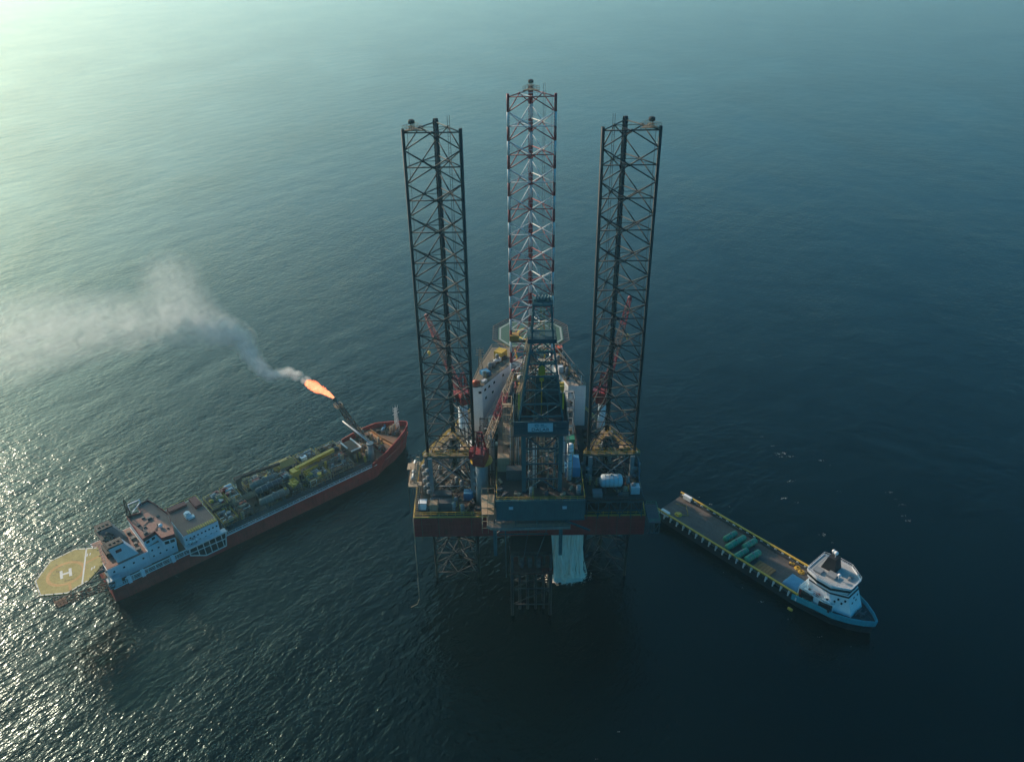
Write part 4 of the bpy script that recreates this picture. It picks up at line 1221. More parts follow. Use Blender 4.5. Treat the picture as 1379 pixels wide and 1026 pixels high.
# risers, stair towers and small machines crowding the drill floor columns
def riser(x, y, z0, z1, n_, label, mats):
    t = thing('riser_bundle', label, 'pipe bundle', (x, y, z0))
    for part, mt_ in mats:
        m = MB()
        for k in range(n_):
            dx, dy = random.uniform(-1.1, 1.1), random.uniform(-.9, .9); h = z1 - random.uniform(0, 4)
            m.path([(x + dx, y + dy, z0 + .004), (x + dx, y + dy, h), (x + dx + random.uniform(-1.2, 1.2), y + dy, h + random.uniform(0, .8))], random.choice((.14, .2, .3)), 7)
        m.build(part, mt_, t)
    m = MB()
    for zz in range(int(z0) + 3, int(z1), 4): m.box(x - 1.3, x + 1.3, y - 1.0, y - .9, zz, zz + .15)
    m.build('clamp', DGREY, t)
riser(4.8, 162.4, 42.5, 58, 4, 'tall pipe risers just inside the left drill floor column', (('pale_riser', LEGWHITE), ('rusty_riser', PIPE)))
riser(9.8, 162.0, 42.5, 57, 4, 'tall pipe risers just inside the right drill floor column', (('tan_riser', TAN), ('grey_riser', GREY)))
riser(7.2, 168.5, 42.5, 59, 6, 'tan pipe risers in the middle between the drill floor columns', (('tan_riser', TAN), ('brown_riser', BROWN)))
riser(0.4, 171.0, 42.5, 58, 5, 'rusty pipe risers beyond the tan locker left of the columns', (('rusty_riser', PIPE), ('pale_riser', LEGWHITE), ('tan_riser', TAN)))
riser(13.8, 169.0, 42.5, 56, 4, 'grey pipe risers close behind the right column', (('grey_riser', GREY), ('blue_riser', PALEBLUE)))
riser(-6.2, 176.5, 31.12, 50, 6, 'rusty pipe risers standing between the front crane and the cantilever', (('rusty_riser', PIPE), ('grey_riser', GREY)))
riser(-6.4, 184.5, 31.12, 46, 6, 'pale pipe risers at the left edge of the pipe deck', (('pale_riser', LEGWHITE), ('rusty_riser', PIPE)))
def stair_tower(x, y, z0, z1, label, mt_):
    t = thing('stair_tower', label, 'stair tower', (x, y, z0))
    m = MB()
    for dx in (-1.2, 1.2):
        for dy in (-2.2, 2.2): m.bar((x + dx, y + dy, z0), (x + dx, y + dy, z1), .16)
    z = z0 + 3
    while z <= z1:
        for dx in (-1.2, 1.2): m.bar((x + dx, y - 2.2, z), (x + dx, y + 2.2, z), .12); m.bar((x + dx, y - 2.2, z - 3), (x + dx, y + 2.2, z), .1)
        for dy in (-2.2, 2.2): m.bar((x - 1.2, y + dy, z), (x + 1.2, y + dy, z), .12)
        z += 3
    m.build('tower_frame', mt_, t)
    m = MB(); z = z0; k = 0
    while z + 3 <= z1 + .1:
        a, b_ = (y - 1.5, y + 1.5) if k % 2 == 0 else (y + 1.5, y - 1.5)
        stair(m, (x + (.5 if k % 2 else -.5), a, z), (x + (.5 if k % 2 else -.5), b_, z + 3), .8); m.box(x - 1.1, x + 1.1, b_ - .1 if b_ > y else y - 2.2, y + 2.2 if b_ > y else b_ + .1, z + 2.9, z + 3)
        z += 3; k += 1
    m.build('flight', mt_, t)
stair_tower(-1.4, 176.0, 42.5, 60.5, 'tan stair tower climbing from the cantilever to the drill floor on its left', TAN)
stair_tower(15.6, 183.5, 42.5, 57.5, 'grey stair tower climbing to the drill floor on its right', GREY)
stair_tower(-8.2, 188.0, 31.12, 46.1, 'brown stair tower between the left jack house and the pipe deck', BROWN)
t = thing('pipe_chute', 'tan lattice pipe chute leaning from the pipe deck to the drill floor', 'pipe chute', (2.6, 188, 42.5))
m = MB(); m.truss((0.2, 190, 46.5), (1.6, 174.5, 61.5), 1.5, 1.0, 9, .18, .12); m.build('lattice', TAN, t)
m = MB()
for y, z in ((189, 47.4), (183, 53.2)):
    for dx in (-.5, .7): m.bar((.6 + dx, y, 42.52), (.6 + dx, y, z), .18)
m.build('prop', BROWN, t)
rnd = random.Random(17)
pA = skid(None, -3.4, 160.6, 42.5, 'dark', 'small dark machine in the clutter on the rig decks', .4, .7, 'small machines on the rig decks')
pB = skid(None, 14.8, 161.2, 42.5, 'tan', 'small tan machine in the clutter on the rig decks', 1.2, .6, 'small tan machines on the rig decks')
pC = vtank(None, -21.0, 184.0, 31.12, .6, 2.6, 'grey', 'small grey upright tank in the clutter on the rig decks', 'small grey tanks on the rig decks')
spots = [(-2.2, 158.6, 42.5), (1.0, 158.9, 42.5), (4.6, 158.8, 42.5), (8.4, 158.9, 42.5), (12.6, 158.7, 42.5), (16.6, 159.4, 42.5), (16.8, 164.0, 42.5), (-3.4, 164.4, 42.5), (4.4, 165.6, 42.5), (9.6, 165.8, 42.5), (5.6, 171.8, 42.5), (9.0, 172.4, 42.5), (-3.2, 173.4, 42.5), (16.4, 187.6, 42.5)]
spots += [(rnd.uniform(-23, -9), rnd.uniform(166, 170.2), 31.12) for _ in range(9)] + [(rnd.uniform(-24, -8), rnd.uniform(186, 193), 31.12) for _ in range(10)] + [(rnd.uniform(19, 33), rnd.uniform(186, 195), 31.12) for _ in range(6)]
spots += [(rnd.uniform(20.5, 33), rnd.uniform(164.2, 172.6), 37.25) for _ in range(9)] + [(rnd.uniform(-21, -12), rnd.uniform(175.5, 180), 31.12) for _ in range(7)] + [(-9.2 + k * .75 + rnd.uniform(-1.2, .8), 209 + k * 1.8, 47.12) for k in range(9)] + [(16.6 + rnd.uniform(-1, 1.2) - k * .25, 210 + k * 2.6, 47.12) for k in range(6)]
for i, (x, y, z) in enumerate(spots): dup((pA, pB, pC)[i % 3], None, (x, y, z), rnd.uniform(0, 6.28))
# ------------------------------------------------------------------ storage tanker (frame: a along the keel from the near stern corner, p across, away from the viewer)
FP = frame_of(-115.2, 165.2, 41.3)
SHIPRED = paint('tanker_hull_red', (0.40, 0.032, 0.022), 0.55, 0.8, 0.55)
SHIPDECK = paint('tanker_deck', (0.16, 0.085, 0.050), 0.8, 0.6, 0.6, streak=False)
PINK = paint('faded_red_deck', (0.30, 0.16, 0.12), 0.75, 0.45, 0.35, streak=False)
REDTRIM = paint('dark_red_trim', (0.22, 0.03, 0.028), 0.6, 0.4, 0.1)
SHIPWHITE = paint('ship_white', (0.70, 0.76, 0.80), 0.5, 0.32, 0.22)
ORANGEB = paint('orange_rust_deck', (0.36, 0.16, 0.05), 0.7, 0.5, 0.4)
HELIYEL = paint('helideck_ochre', (0.36, 0.285, 0.085), 0.75, 0.55, 0.0, streak=False)
def outline(z):
    """half-open outline of the tanker at a given height, near side first"""
    fl = (z - 5) * 0.05
    near = [(0.5, 0.6), (4, 0.1), (20, 0), (60, 0), (88, 0), (95, .9 - fl), (101, 3.0 - fl), (106, 6.0 - fl), (109.2, 8.6)]
    tip = [(110.2 + fl * 8, 10.2)]
    far = [(a, 20.4 - p) for a, p in reversed(near)]
    return near + tip + far
t = thing('storage_tanker', 'red hulled oil storage tanker with a cluttered process deck, on the left', 'ship', (55, 10.2, 0), None, FP)
m = MB()
lo = [(10.2 - 10.2 + a * (0.985 if a > 90 else 1), 10.2 + (p - 10.2) * (0.985 if a < 90 else .80)) for a, p in outline(5)]
up_ = outline(5)
zt = [5.0 if a < 90 else 5.0 + min(3.0, (a - 90) * .35) for a, p in up_]
m.prism(lo, -2.0, zt, top=up_, cap=False); m.add([(a, p, 4.95) for a, p in [(a, 10.2 + (p - 10.2) * .985) for a, p in up_]], [tuple(range(len(up_)))])
m.build('hull', SHIPRED, t)
m = MB(); bt = [(10.2 - 10.2 + a * 1.0005, 10.2 + (p - 10.2) * 1.004) for a, p in lo]; m.prism(bt, -2.0, [min(2.5, .5 + .035 * a) for a, p in bt], cap=False); m.build('lower_hull_band', BLACK, t)  # black band low on the hull, rising towards the bow
m = MB()
for k in range(14): m.bar((4 + k * 6, -.02, .2), (4 + k * 6, -.02, 4.95), .07)
m.bar((2, -.02, 3.2), (88, -.02, 3.2), .06); m.bar((1, -.06, 4.75), (88, -.06, 4.75), .16)
m.build('hull_seams', SHIPRED, t)
m = MB()     # bulwark round the bow
for i in range(4, len(up_) - 5):
    a, b_ = up_[i], up_[i + 1]; za, zb = zt[i], zt[i + 1]
    A = [(a[0], a[1], za - .05), (b_[0], b_[1], zb - .05), (b_[0], b_[1], zb + 1.25), (a[0], a[1], za + 1.25)]
    m.plate(A, .16)
    m.bar(A[3], A[2], .26)
m.build('bulwark', SHIPRED, t)
m = MB()
ins = [(a, 10.2 + (p - 10.2) * .985) for a, p in up_]
m.prism([q for q in ins if q[0] <= 96], 5.004, 5.08); m.build('main_deck', SHIPDECK, t)
m = MB()
fore = [(a, 10.2 + (p - 10.2) * .97) for a, p in up_ if a >= 93]
m.prism(fore, 6.6, 7.3); m.build('forecastle_deck', SHIPDECK, t)
m = MB()
m.bar((1, .12, 5.1), (90, .12, 5.1), .12, .3); m.rail([(a, p + .15) for a, p in up_ if a < 90 and p < 5], 5.05, 1.1, .07, 2.2)
m.rail([(a, p - .15) for a, p in reversed(up_) if a < 90 and p > 15], 5.05, 1.1, .07, 2.2)
m.build('railing', SHIPWHITE, t)
m = MB()
for k, p in enumerate((1.2, 2.0, 2.8)): m.bar((36, p, 5.7 + .1 * k), (90, p, 5.7 + .1 * k), .38, n=8)
for k in range(22): m.box(36.2 + k * 2.5, 36.4 + k * 2.5, .9, 3.2, 5.08, 5.55)
m.build('deck_piping', paint('dark_deck_pipe', (0.07, .07, .072), .6, .4, .4), t)
# breakwater and forecastle fittings
m = MB()
m.plate([(98.3, 17.0, 7.3), (98.3, 9.5, 7.3), (98.3, 9.5, 8.3), (98.3, 17.0, 8.3)], .18); m.plate([(98.3, 9.5, 7.3), (99.4, 2.6, 7.3), (99.4, 2.6, 8.3), (98.3, 9.5, 8.3)], .18)
m.prism([(97.2, 17.0), (98.2, 17.0), (98.2, 9.4), (99.3, 2.8), (98.3, 2.8), (97.2, 9.0)], 7.35, 7.5)
m.build('breakwater', ORANGEB, t)

# after castle: stern block, funnels, bridge, forward block
def house(name, label_part, poly, z0, z1, wallmat, roofmat, trim=None, wins=None, top=None):
    m = MB(); m.prism(poly, z0, z1, top=top); w_ = m.build(name, wallmat, t)
    rp = top or poly
    cx = sum(p[0] for p in rp) / len(rp); cy = sum(p[1] for p in rp) / len(rp)
    m = MB(); m.prism([(cx + (x - cx) * .97, cy + (y - cy) * .97) for x, y in rp], z1 + .004, z1 + .1); m.build('roof', roofmat, w_)
    if trim:
        m = MB(); n = len(rp)
        for i in range(n):
            a, b_ = rp[i], rp[(i + 1) % n]
            m.plate([(a[0], a[1], z1 - .35), (b_[0], b_[1], z1 - .35), (b_[0], b_[1], z1 + .95), (a[0], a[1], z1 + .95)], .14)
        m.build('parapet', trim, w_)
    for (i, z, n_, wd, ht) in (wins or []):
        a = V(poly[i] + (0,)); b_ = V(poly[(i + 1) % len(poly)] + (0,)); d = b_ - a; L = d.length; d.normalize()
        nn = V((d.y, -d.x, 0)) 
        c0 = V((cx, cy, 0)); 
        if (a - c0).dot(nn) < 0: nn = -nn
        for k in range(n_):
            p = a + d * (L * (k + .6) / (n_ + .2)) + nn * .03
            mm = Matrix(((d.x, nn.x, 0, p.x), (d.y, nn.y, 0, p.y), (0, 0, 1, z), (0, 0, 0, 1)))
            m = MB(); m.box(-wd / 2, wd / 2, -.02, .04, -ht / 2, ht / 2, mm); m.build('window', GLASS, w_)
    return w_
house('stern_house', '', [(1.2, 3.2), (12.8, 3.2), (12.8, 18.2), (1.2, 18.2)], 5.08, 9.9, SHIPWHITE, PINK, None, [(0, 8.4, 4, .55, .55)])
house('bridge_house', '', [(12.9, 3.4), (20.9, 3.4), (22.0, 8), (22.0, 12.4), (20.9, 17.0), (12.9, 17.0)], 5.08, 11.2, SHIPWHITE, PINK, None, [(0, 9.6, 4, .5, .5), (0, 7.4, 4, .5, .5), (1, 9.8, 3, .5, .5)])
house('wheelhouse', '', [(12.6, 3.4), (16.5, 4.4), (16.9, 0), (20.2, -.7), (21.4, 4.3), (22.4, 10.2), (21.4, 16.1), (20.2, 20.9), (16.9, 20.4), (16.5, 16), (12.6, 17)], 11.25, 14.0, SHIPWHITE, PINK, REDTRIM,
      [(0, 12.9, 2, 1.0, .8), (2, 12.7, 2, 1.2, 1.0), (3, 12.8, 3, 1.1, 1.0), (4, 12.8, 4, 1.1, 1.0), (5, 12.8, 4, 1.1, 1.0)])
house('forward_house', '', [(22.9, 1.8), (33.7, 1.8), (33.7, 17.8), (22.9, 17.8)], 5.08, 10.4, SHIPWHITE, PINK, None, [(0, 9.0, 9, .5, .5), (0, 7.0, 6, .5, .6)])
for p0, p1, z1, nm in ((4.2, 7.4, 15.6, 'near'), (13.6, 17.0, 15.8, 'far')):
    m = MB()
    lo = [(4.6, p0), (10.6, p0), (10.6, p1), (4.6, p1)]; hi = [(3.4, p0 + .1), (7.7, p0 + .1), (7.7, p1 - .1), (3.4, p1 - .1)]
    m.prism(lo, 9.95, z1, top=hi)
    f = m.build('funnel', SHIPWHITE if nm == 'near' else GREY, t)
    m = MB(); m.prism([(x, y) for x, y in hi], z1 + .004, z1 + .5)
    for k in range(3): m.cyl(4.4 + k * 1.1, (p0 + p1) / 2, z1 + .5, z1 + .8, .35, 10)
    m.build('funnel_cap', BLACK, f)
    if nm == 'near':
        m = MB(); m.plate([(5.0, p0 - .06 + .05, 13.4), (6.6, p0 - .01, 13.4), (6.6, p0 - .01, 14.4), (5.0, p0 - .01, 14.4)], .08); m.build('funnel_badge', REDTRIM, f)
m = MB()
for k in range(3): m.path([(5.2 + k * .9, 8.6 + k * 1.3, 9.9), (4.9 + k * .9, 8.6 + k * 1.3, 14.8), (3.4 + k * .9, 8.6 + k * 1.3, 16.4)], .62, 10)
m.bar((3.6, 4.6, 15.2), (3.6, 16.4, 15.2), .9, .7); m.box(3.0, 8.2, 8.0, 13.2, 9.95, 11.6)
m.build('exhaust_uptake', BLACK, t)
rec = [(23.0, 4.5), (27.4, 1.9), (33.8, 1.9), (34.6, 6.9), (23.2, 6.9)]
m = MB(); m.plate([(a, -.12, z) for a, z in rec], .1); m.build('gallery_shade_plate', BLACK, t)  # black plate stands in for the shaded inside of the gallery
m = MB()      # white framing round the black plate of the side gallery
for (a0, z0), (a1, z1) in zip(rec, rec[1:] + rec[:1]): m.bar((a0, -.26, z0), (a1, -.26, z1), .3)
m.bar((23.1, -.26, 5.2), (34.3, -.26, 4.6), .26)
for k in range(5): m.bar((25.4 + k * 1.9, -.26, 6.9), (25.6 + k * 1.9, -.26, max(1.9, 4.5 - .6 * (2.6 + k * 1.9))), .22)
m.box(22.4, 35.0, -.5, 1.7, 6.95, 7.15); m.bar((5, -.3, 7.2), (35.2, -.3, 7.2), .3)
m.build('gallery_frame', LEGWHITE, t)
m = MB()      # side gallery and fairlead arms along the stern quarter
m.bar((4.5, -.1, 7.0), (22, -.1, 7.0), .26)
for a in (5.0, 8.8, 17.6): m.prism([(a, -.9), (a + 1.0, -.9), (a + 1.0, .4), (a, .4)], 5.3, 7.2)
for k in range(9): m.bar((4.6 + k * 2.1, -.05, 5), (4.6 + k * 2.1, -.05, 7), .14)
m.build('side_gallery', SHIPWHITE, t)
m = MB()      # roof clutter on the decks
for (x, y, z, s_) in ((14.2, 6, 14.1, .5), (15.1, 9, 14.1, .35), (17.5, 12, 14.1, .6), (18.4, 7.5, 14.1, .35), (16.2, 13.6, 14.1, .45), (14, 11, 14.1, .4), (19.8, 11.4, 14.1, .4), (20, 4, 14.1, .3)):
    m.box(x - s_, x + s_, y - s_ * .7, y + s_ * .7, z, z + s_ * 1.3)
for (a, b_) in (((13.6, 5), (17.5, 5.6)), ((14, 8), (14, 13)), ((15, 10), (18.6, 12)), ((17, 6), (19.5, 8))):
    m.bar(a + (14.25,), b_ + (14.25,), .16)
for (x, y, s_) in ((11, 5.5, .6), (11.2, 8.4, .5), (11.6, 11.5, .7), (11.4, 15, .5)): m.box(x - s_, x + s_, y - s_, y + s_, 9.99, 10.9)
build_each(m, 'vent_box', DGREY, t)
m = MB(); m.ball((18.6, 5.8, 14.9), .65, 12, 8); m.cyl(18.6, 5.8, 14.1, 14.5, .3); m.build('radome', WHITE, t)
m = MB(); m.box(26.8, 28.6, 9, 10.8, 10.5, 11.9); m.cyl(27.6, 9.8, 11.9, 12.5, .7); m.box(27.2, 29.2, 8.2, 9.4, 10.5, 11.2); m.build('roof_fan', WHITE, t)
m = MB(); m.box(24, 29.5, 15.2, 17.3, 10.5, 11.4); m.box(31.0, 33.2, 12, 17.2, 10.5, 11.6); build_each(m, 'hatch_coaming', REDTRIM, t)
m = MB()
for k in range(13): m.box(24.6 + k * .7, 24.95 + k * .7, 2.0, 3.6, 10.5, 10.85)
m.bar((24.4, 1.95, 11.3), (33.6, 1.95, 11.3), .1); m.rail([(33.5, 2), (33.5, 17.6), (23.2, 17.6)], 10.5, 1.1, .08, 1.4)
m.build('yellow_grating', YELLOW, t)
m = MB(); m.truss((13.2, 16.6, 14), (13.2, 16.6, 21.0), (1.2, .4), (1.2, .4), 6, .14, .1); m.bar((12, 16.6, 19.5), (14.6, 16.6, 19.5), .2); m.bar((13.2, 15.2, 18), (13.2, 18.2, 18), .16); m.bar((13.2, 16.6, 21), (13.2, 16.6, 22.6), .1)
m.bar((11.9, 16.6, 19.5), (11.9, 16.6, 21), .1)
m.build('signal_mast', BLACK, t)
m = MB()
for a in (14.5, 18): m.bar((a, 20.6, 14), (a, 20.6, 16.2), .2)
m.bar((14.5, 20.6, 16.2), (18, 20.6, 16.2), .25); m.bar((14.5, 17.4, 15.2), (18, 20.6, 15.2), .2); m.build('wing_frame', SHIPWHITE, t)
# stern helideck with its lattice carrying it out over the water
hz = 17.0
hp = []
for px, py in ((-129.0, 157.0), (-128.9, 164.9), (-124.2, 169.8), (-118.0, 170.4), (-113.4, 163.4), (-114.5, 156.9), (-117.9, 152.4), (-124.9, 151.6)):
    v = FP.inverted() @ V((px, py, 0)); hp.append((v.x, v.y))
hcx = sum(p[0] for p in hp) / 8; hcy = sum(p[1] for p in hp) / 8
th = thing('tanker_helideck', 'ochre eight sided helideck with a large H, carried over the tanker stern', 'helideck', (hcx, hcy, hz - .6), None, FP)
m = MB(); m.prism(hp, hz - .5, hz); dk = m.build('deck_plate', HELIYEL, th)
HW = paint('heli_white', (.60, .58, .52), .7, .3, 0, streak=False)
HO = paint('heli_orange', (.44, .24, .065), .7, .3, 0, streak=False)
m = MB()
S_ = lambda f: [(hcx + (x - hcx) * f, hcy + (y - hcy) * f) for x, y in hp]
oA, oB = S_(.985), S_(.945)
for k in range(8):
    j = (k + 1) % 8
    if k == 3 or k == 4: continue
    m.add([oA[k] + (hz + .004,), oA[j] + (hz + .004,), oB[j] + (hz + .004,), oB[k] + (hz + .004,)], [(0, 3, 2, 1)])
pA = V(S_(.95)[2] + (0,)).lerp(V(S_(.95)[3] + (0,)), .55); pB = V(S_(.95)[5] + (0,)).lerp(V(S_(.95)[6] + (0,)), .25)
dd = (pB - pA).normalized() * .2; nn = V((-dd.y, dd.x, 0))
m.add([(v.x, v.y, hz + .008) for v in (pA - nn, pB - nn, pB + nn, pA + nn)], [(0, 1, 2, 3)])
m.build('edge_line', HW, dk)
m = MB(); cc = V((hcx - 1.0, hcy - .3, hz + .004))
for k in range(32):
    a0, a1 = 2 * math.pi * k / 32, 2 * math.pi * (k + 1) / 32
    m.add([(cc.x + 4.0 * math.cos(a0), cc.y + 4.0 * math.sin(a0), cc.z), (cc.x + 4.9 * math.cos(a0), cc.y + 4.9 * math.sin(a0), cc.z), (cc.x + 4.9 * math.cos(a1), cc.y + 4.9 * math.sin(a1), cc.z), (cc.x + 4.0 * math.cos(a1), cc.y + 4.0 * math.sin(a1), cc.z)], [(0, 1, 2, 3)])
def strip(mb, a, b_, w_, z):
    a = V(a + (z,)); b_ = V(b_ + (z,)); d = (b_ - a).normalized(); n_ = V((-d.y, d.x, 0)) * w_ / 2
    mb.add([a - n_, b_ - n_, b_ + n_, a + n_], [(0, 1, 2, 3)])
strip(m, (cc.x + 4.9, cc.y + .6), (hcx + 8.2, hcy + .8), .7, cc.z)
strip(m, (cc.x - .4, cc.y - 4.9), (cc.x - 1.0, hcy - 8.2), .7, cc.z)
m.build('landing_circle', HO, dk)
m = MB(); hr = Matrix.Translation((cc.x, cc.y, 0)) @ Matrix.Rotation(R(-12), 4, 'Z'); q = lambda x, y: tuple((hr @ V((x, y, 0)))[:2])
strip(m, q(-1.1, -1.7), q(-1.1, 1.7), .7, hz + .012); strip(m, q(1.1, -1.7), q(1.1, 1.7), .7, hz + .012); strip(m, q(-.74, 0), q(.74, 0), .7, hz + .012)
m.build('letter_h', HW, dk)
m = MB()
for (x, y, w_, l_) in ((5.4, 3.0, .3, 1.8), (6.1, 2.9, .3, 1.5), (4.6, -3.6, .3, 1.6), (5.3, -3.4, .3, 1.4)):
    strip(m, (hcx + x, hcy + y), (hcx + x + .5, hcy + y + l_ * .6), w_, hz + .004)
m.build('stencil_marks', HW, dk)
m = MB(); rnd = random.Random(4)
for k in range(9):
    x, y, an = rnd.uniform(-4, 4), rnd.uniform(-4.5, 4), rnd.uniform(0, 3.1); L = rnd.uniform(.8, 2.2)
    strip(m, (hcx + x, hcy + y), (hcx + x + math.cos(an) * L, hcy + y + math.sin(an) * L), rnd.uniform(.12, .5), hz + .0018 + k * .0002)
build_each(m, 'scuff_mark', paint('pad_scuff', (.22, .17, .07), .8, .3, 0, streak=False), dk)
m = MB()
for k in range(8):
    j = (k + 1) % 8
    for f in (.15, .5, .85):
        q_ = V(S_(.97)[k] + (0,)).lerp(V(S_(.97)[j] + (0,)), f); m.cyl(q_.x, q_.y, hz + .004, hz + .16, .13, 8)
build_each(m, 'deck_lamp', DGREY, dk)
m = MB(); n0, n1 = S_(1.0), S_(1.10)
for k in range(8):
    j = (k + 1) % 8; A, B, C_, D = V(n0[k] + (hz - .2,)), V(n0[j] + (hz - .2,)), V(n1[j] + (hz + .1,)), V(n1[k] + (hz + .1,))
    m.bar(C_, D, .12)
    for f in range(7): m.bar(A.lerp(B, f / 6), D.lerp(C_, f / 6), .09)
m.build('safety_net', DGREY, th)
m = MB()
for y in (-5, 0, 5):
    m.bar((hcx - 6.5, hcy + y, hz - .9), (hcx + 7.5, hcy + y, hz - .9), .5)
    m.bar((hcx - 5.5, hcy + y, hz - .9), (1.4, 10.2 + y * 1.1, 6.0), .42, n=8); m.bar((hcx + 3, hcy + y, hz - .9), (1.4, 10.2 + y * 1.1, 9.0), .36, n=8)
    for f in (.3, .6): m.bar((hcx - 5.5 + (1.4 - hcx + 5.5) * f, hcy + y + (10.2 + y * 1.1 - hcy - y) * f, hz - .9 + (6.9 - hz) * f), (hcx - 5.5 + 13 * f, hcy + y, hz - .9), .26)
for x in (-6.5, -2, 3, 7.5): m.bar((hcx + x, hcy - 6, hz - .9), (hcx + x, hcy + 6, hz - .9), .4)
m.build('support_lattice', DGREY, th)
m = MB(); m.truss((1.5, .8, 6.4), (-11, -.8, 9.5), 1.2, 1.6, 6, .2, .14); m.box(-13.6, -10.6, -2.0, 1.2, 9.0, 9.3); m.rail([(-13.5, -1.9), (-10.7, -1.9), (-10.7, 1.1), (-13.5, 1.1)], 9.3, 1.1, .1, 1.0, True)
m.build('access_gangway', BROWN, th)

# flare, cranes, process equipment on the tanker
t = thing('flare_boom', 'dark lattice flare boom leaning out over the far side of the tanker bow', 'flare boom', (93.6, 10.6, 6.5), None, FP)
FB0, FB1 = V((93.6, 10.6, 5.1)), V((88.4, 19.8, 21.8))
m = MB(); m.truss(FB0, FB1, (2.0, 1.1), (2.0, 1.1), 9, .26, .16); m.build('lattice', BROWN, t)
m = MB(); d = (FB1 - FB0).normalized(); m.bar(FB0, FB1 + d * 1.6, .7, n=10); m.bar(FB0 + V((.5, 0, 0)), FB1 + V((.35, 0, 0)), .22, n=6); m.build('gas_pipe', DGREY, t)
m = MB(); m.box(FB1.x - 1.2, FB1.x + 1.2, FB1.y - 1.2, FB1.y + 1.2, FB1.z - 1.3, FB1.z - 1.15); m.rail([(FB1.x - 1.2, FB1.y - 1.2), (FB1.x + 1.2, FB1.y - 1.2), (FB1.x + 1.2, FB1.y + 1.2), (FB1.x - 1.2, FB1.y + 1.2)], FB1.z - 1.15, 1.1, .09, 1, True)
m.build('tip_platform', TAN, t)
m = MB(); tipp = FB1 + d * 2.6; m.cone(FB1 + d * 1.5, tipp, .5, .75, 12); m.build('burner_tip', BLACK, t)
FLARE_TIP = FP @ tipp
t = thing('jib_crane', 'grey post crane near the tanker bow with a thin white jib across the deck', 'crane', (90.0, 3.4, 5.1), None, FP)
m = MB(); m.cone((90.0, 3.4, 5.1), (90.0, 3.4, 12.0), 1.3, 1.0, 16); m.cyl(90, 3.4, 12, 12.7, 1.25, 16); m.build('post', GREY, t)
m = MB(); m.bar((90, 3.4, 12.7), (88.6, 18.6, 15.0), .45, n=8); m.bar((90, 3.4, 13.8), (88.8, 16, 15.0), .1); m.build('jib', LEGWHITE, t)
m = MB(); m.path([(90.3, 4, 12.0), (95.0, 6.0, 8.6), (98.0, 9.4, 7.7)], .5, 6); m.build('walkway_boom', ORANGEB, t)
t = thing('pedestal_crane', 'brown pedestal crane at the far rail with its boom lying forward', 'crane', (46.8, 15.2, 5.1), None, FP)
m = MB(); m.cone((46.8, 15.2, 5.1), (46.8, 15.2, 11.6), .9, .8, 14); m.build('pedestal', BROWN, t)
m = MB(); m.box(45.8, 47.8, 14.4, 16.2, 11.6, 13.0); m.build('cab', BROWN, t)
m = MB(); m.bar((47.4, 15.2, 12.7), (61.6, 15.6, 11.2), .8, .9); m.bar((47.4, 15.2, 13.6), (56, 15.5, 12.3), .12); m.build('boom', BROWN, t)
t = thing('yellow_crane', 'yellow crane with its box boom laid along the middle of the tanker deck', 'crane', (64.5, 9.2, 5.1), None, FP)
m = MB(); m.cone((63.8, 8.9, 5.1), (63.8, 8.9, 9.6), 1.1, 1.0, 14); m.box(62.4, 65.2, 7.6, 10.2, 9.6, 11.2); m.build('pedestal', YELLOW, t)
m = MB(); m.bar((64.2, 9.2, 11.0), (80.0, 11.6, 10.2), 1.2, 1.2); m.bar((66, 7.4, 9.8), (72, 8.4, 9.4), .5); m.build('boom', YELLOW, t)
mast(FP, 106.6, 11.6, 7.3, 9.0, 'pale lattice foremast on the tanker bow', LEGWHITE, 'foremast')
t = thing('bow_house', 'grey box house with a pale roof frame ahead of the process deck', 'deckhouse', (88, 10, 5.1), None, FP)
m = MB(); m.box(84.5, 88.5, 7.5, 14.5, 5.09, 9.2); m.build('wall', BROWN, t)
m = MB(); m.bar((84.6, 7.4, 9.5), (88.6, 7.4, 9.5), .4); m.bar((88.6, 7.4, 9.5), (88.6, 14.6, 9.5), .4); m.bar((84.6, 14.6, 9.5), (84.6, 10, 9.5), .4); m.build('roof_frame', LEGWHITE, t)

htank(FP, (49.4, 11.6, 9.9), (58.4, 11.6, 9.9), 1.25, 'drab', 'grey separator tank on the far side of the middle process deck', z0=5.1)
htank(FP, (49.8, 8.6, 9.6), (58.2, 8.6, 9.6), 1.15, 'dark', 'dark separator tank between the two larger ones', z0=5.1)
htank(FP, (48.6, 3.6, 8.6), (57.8, 3.6, 8.6), 1.25, 'drab', 'grey separator tank at the near side with pale marks', z0=5.1)
t = thing('process_hut', 'yellow roofed process shelter at the far rail', 'shelter', (63, 17, 5.1), None, FP)
m = MB()
for x in (59.6, 63, 66.4):
    for y in (14.8, 18.6): m.bar((x, y, 5.1), (x, y, 9.5), .25)
m.box(60, 66, 15.4, 18.2, 5.09, 8.0); m.build('shelter_frame', DGREY, t)
m = MB(); m.plate([(59.2, 14.4, 9.6), (67, 14.4, 9.6), (67, 16.9, 10.5), (59.2, 16.9, 10.5)], .15); m.plate([(59.2, 16.9, 10.5), (67, 16.9, 10.5), (67, 19.2, 9.8), (59.2, 19.2, 9.8)], .15); m.build('roof', paint('ochre_roof', (.36, .22, .045), .6, .5, .4), t)

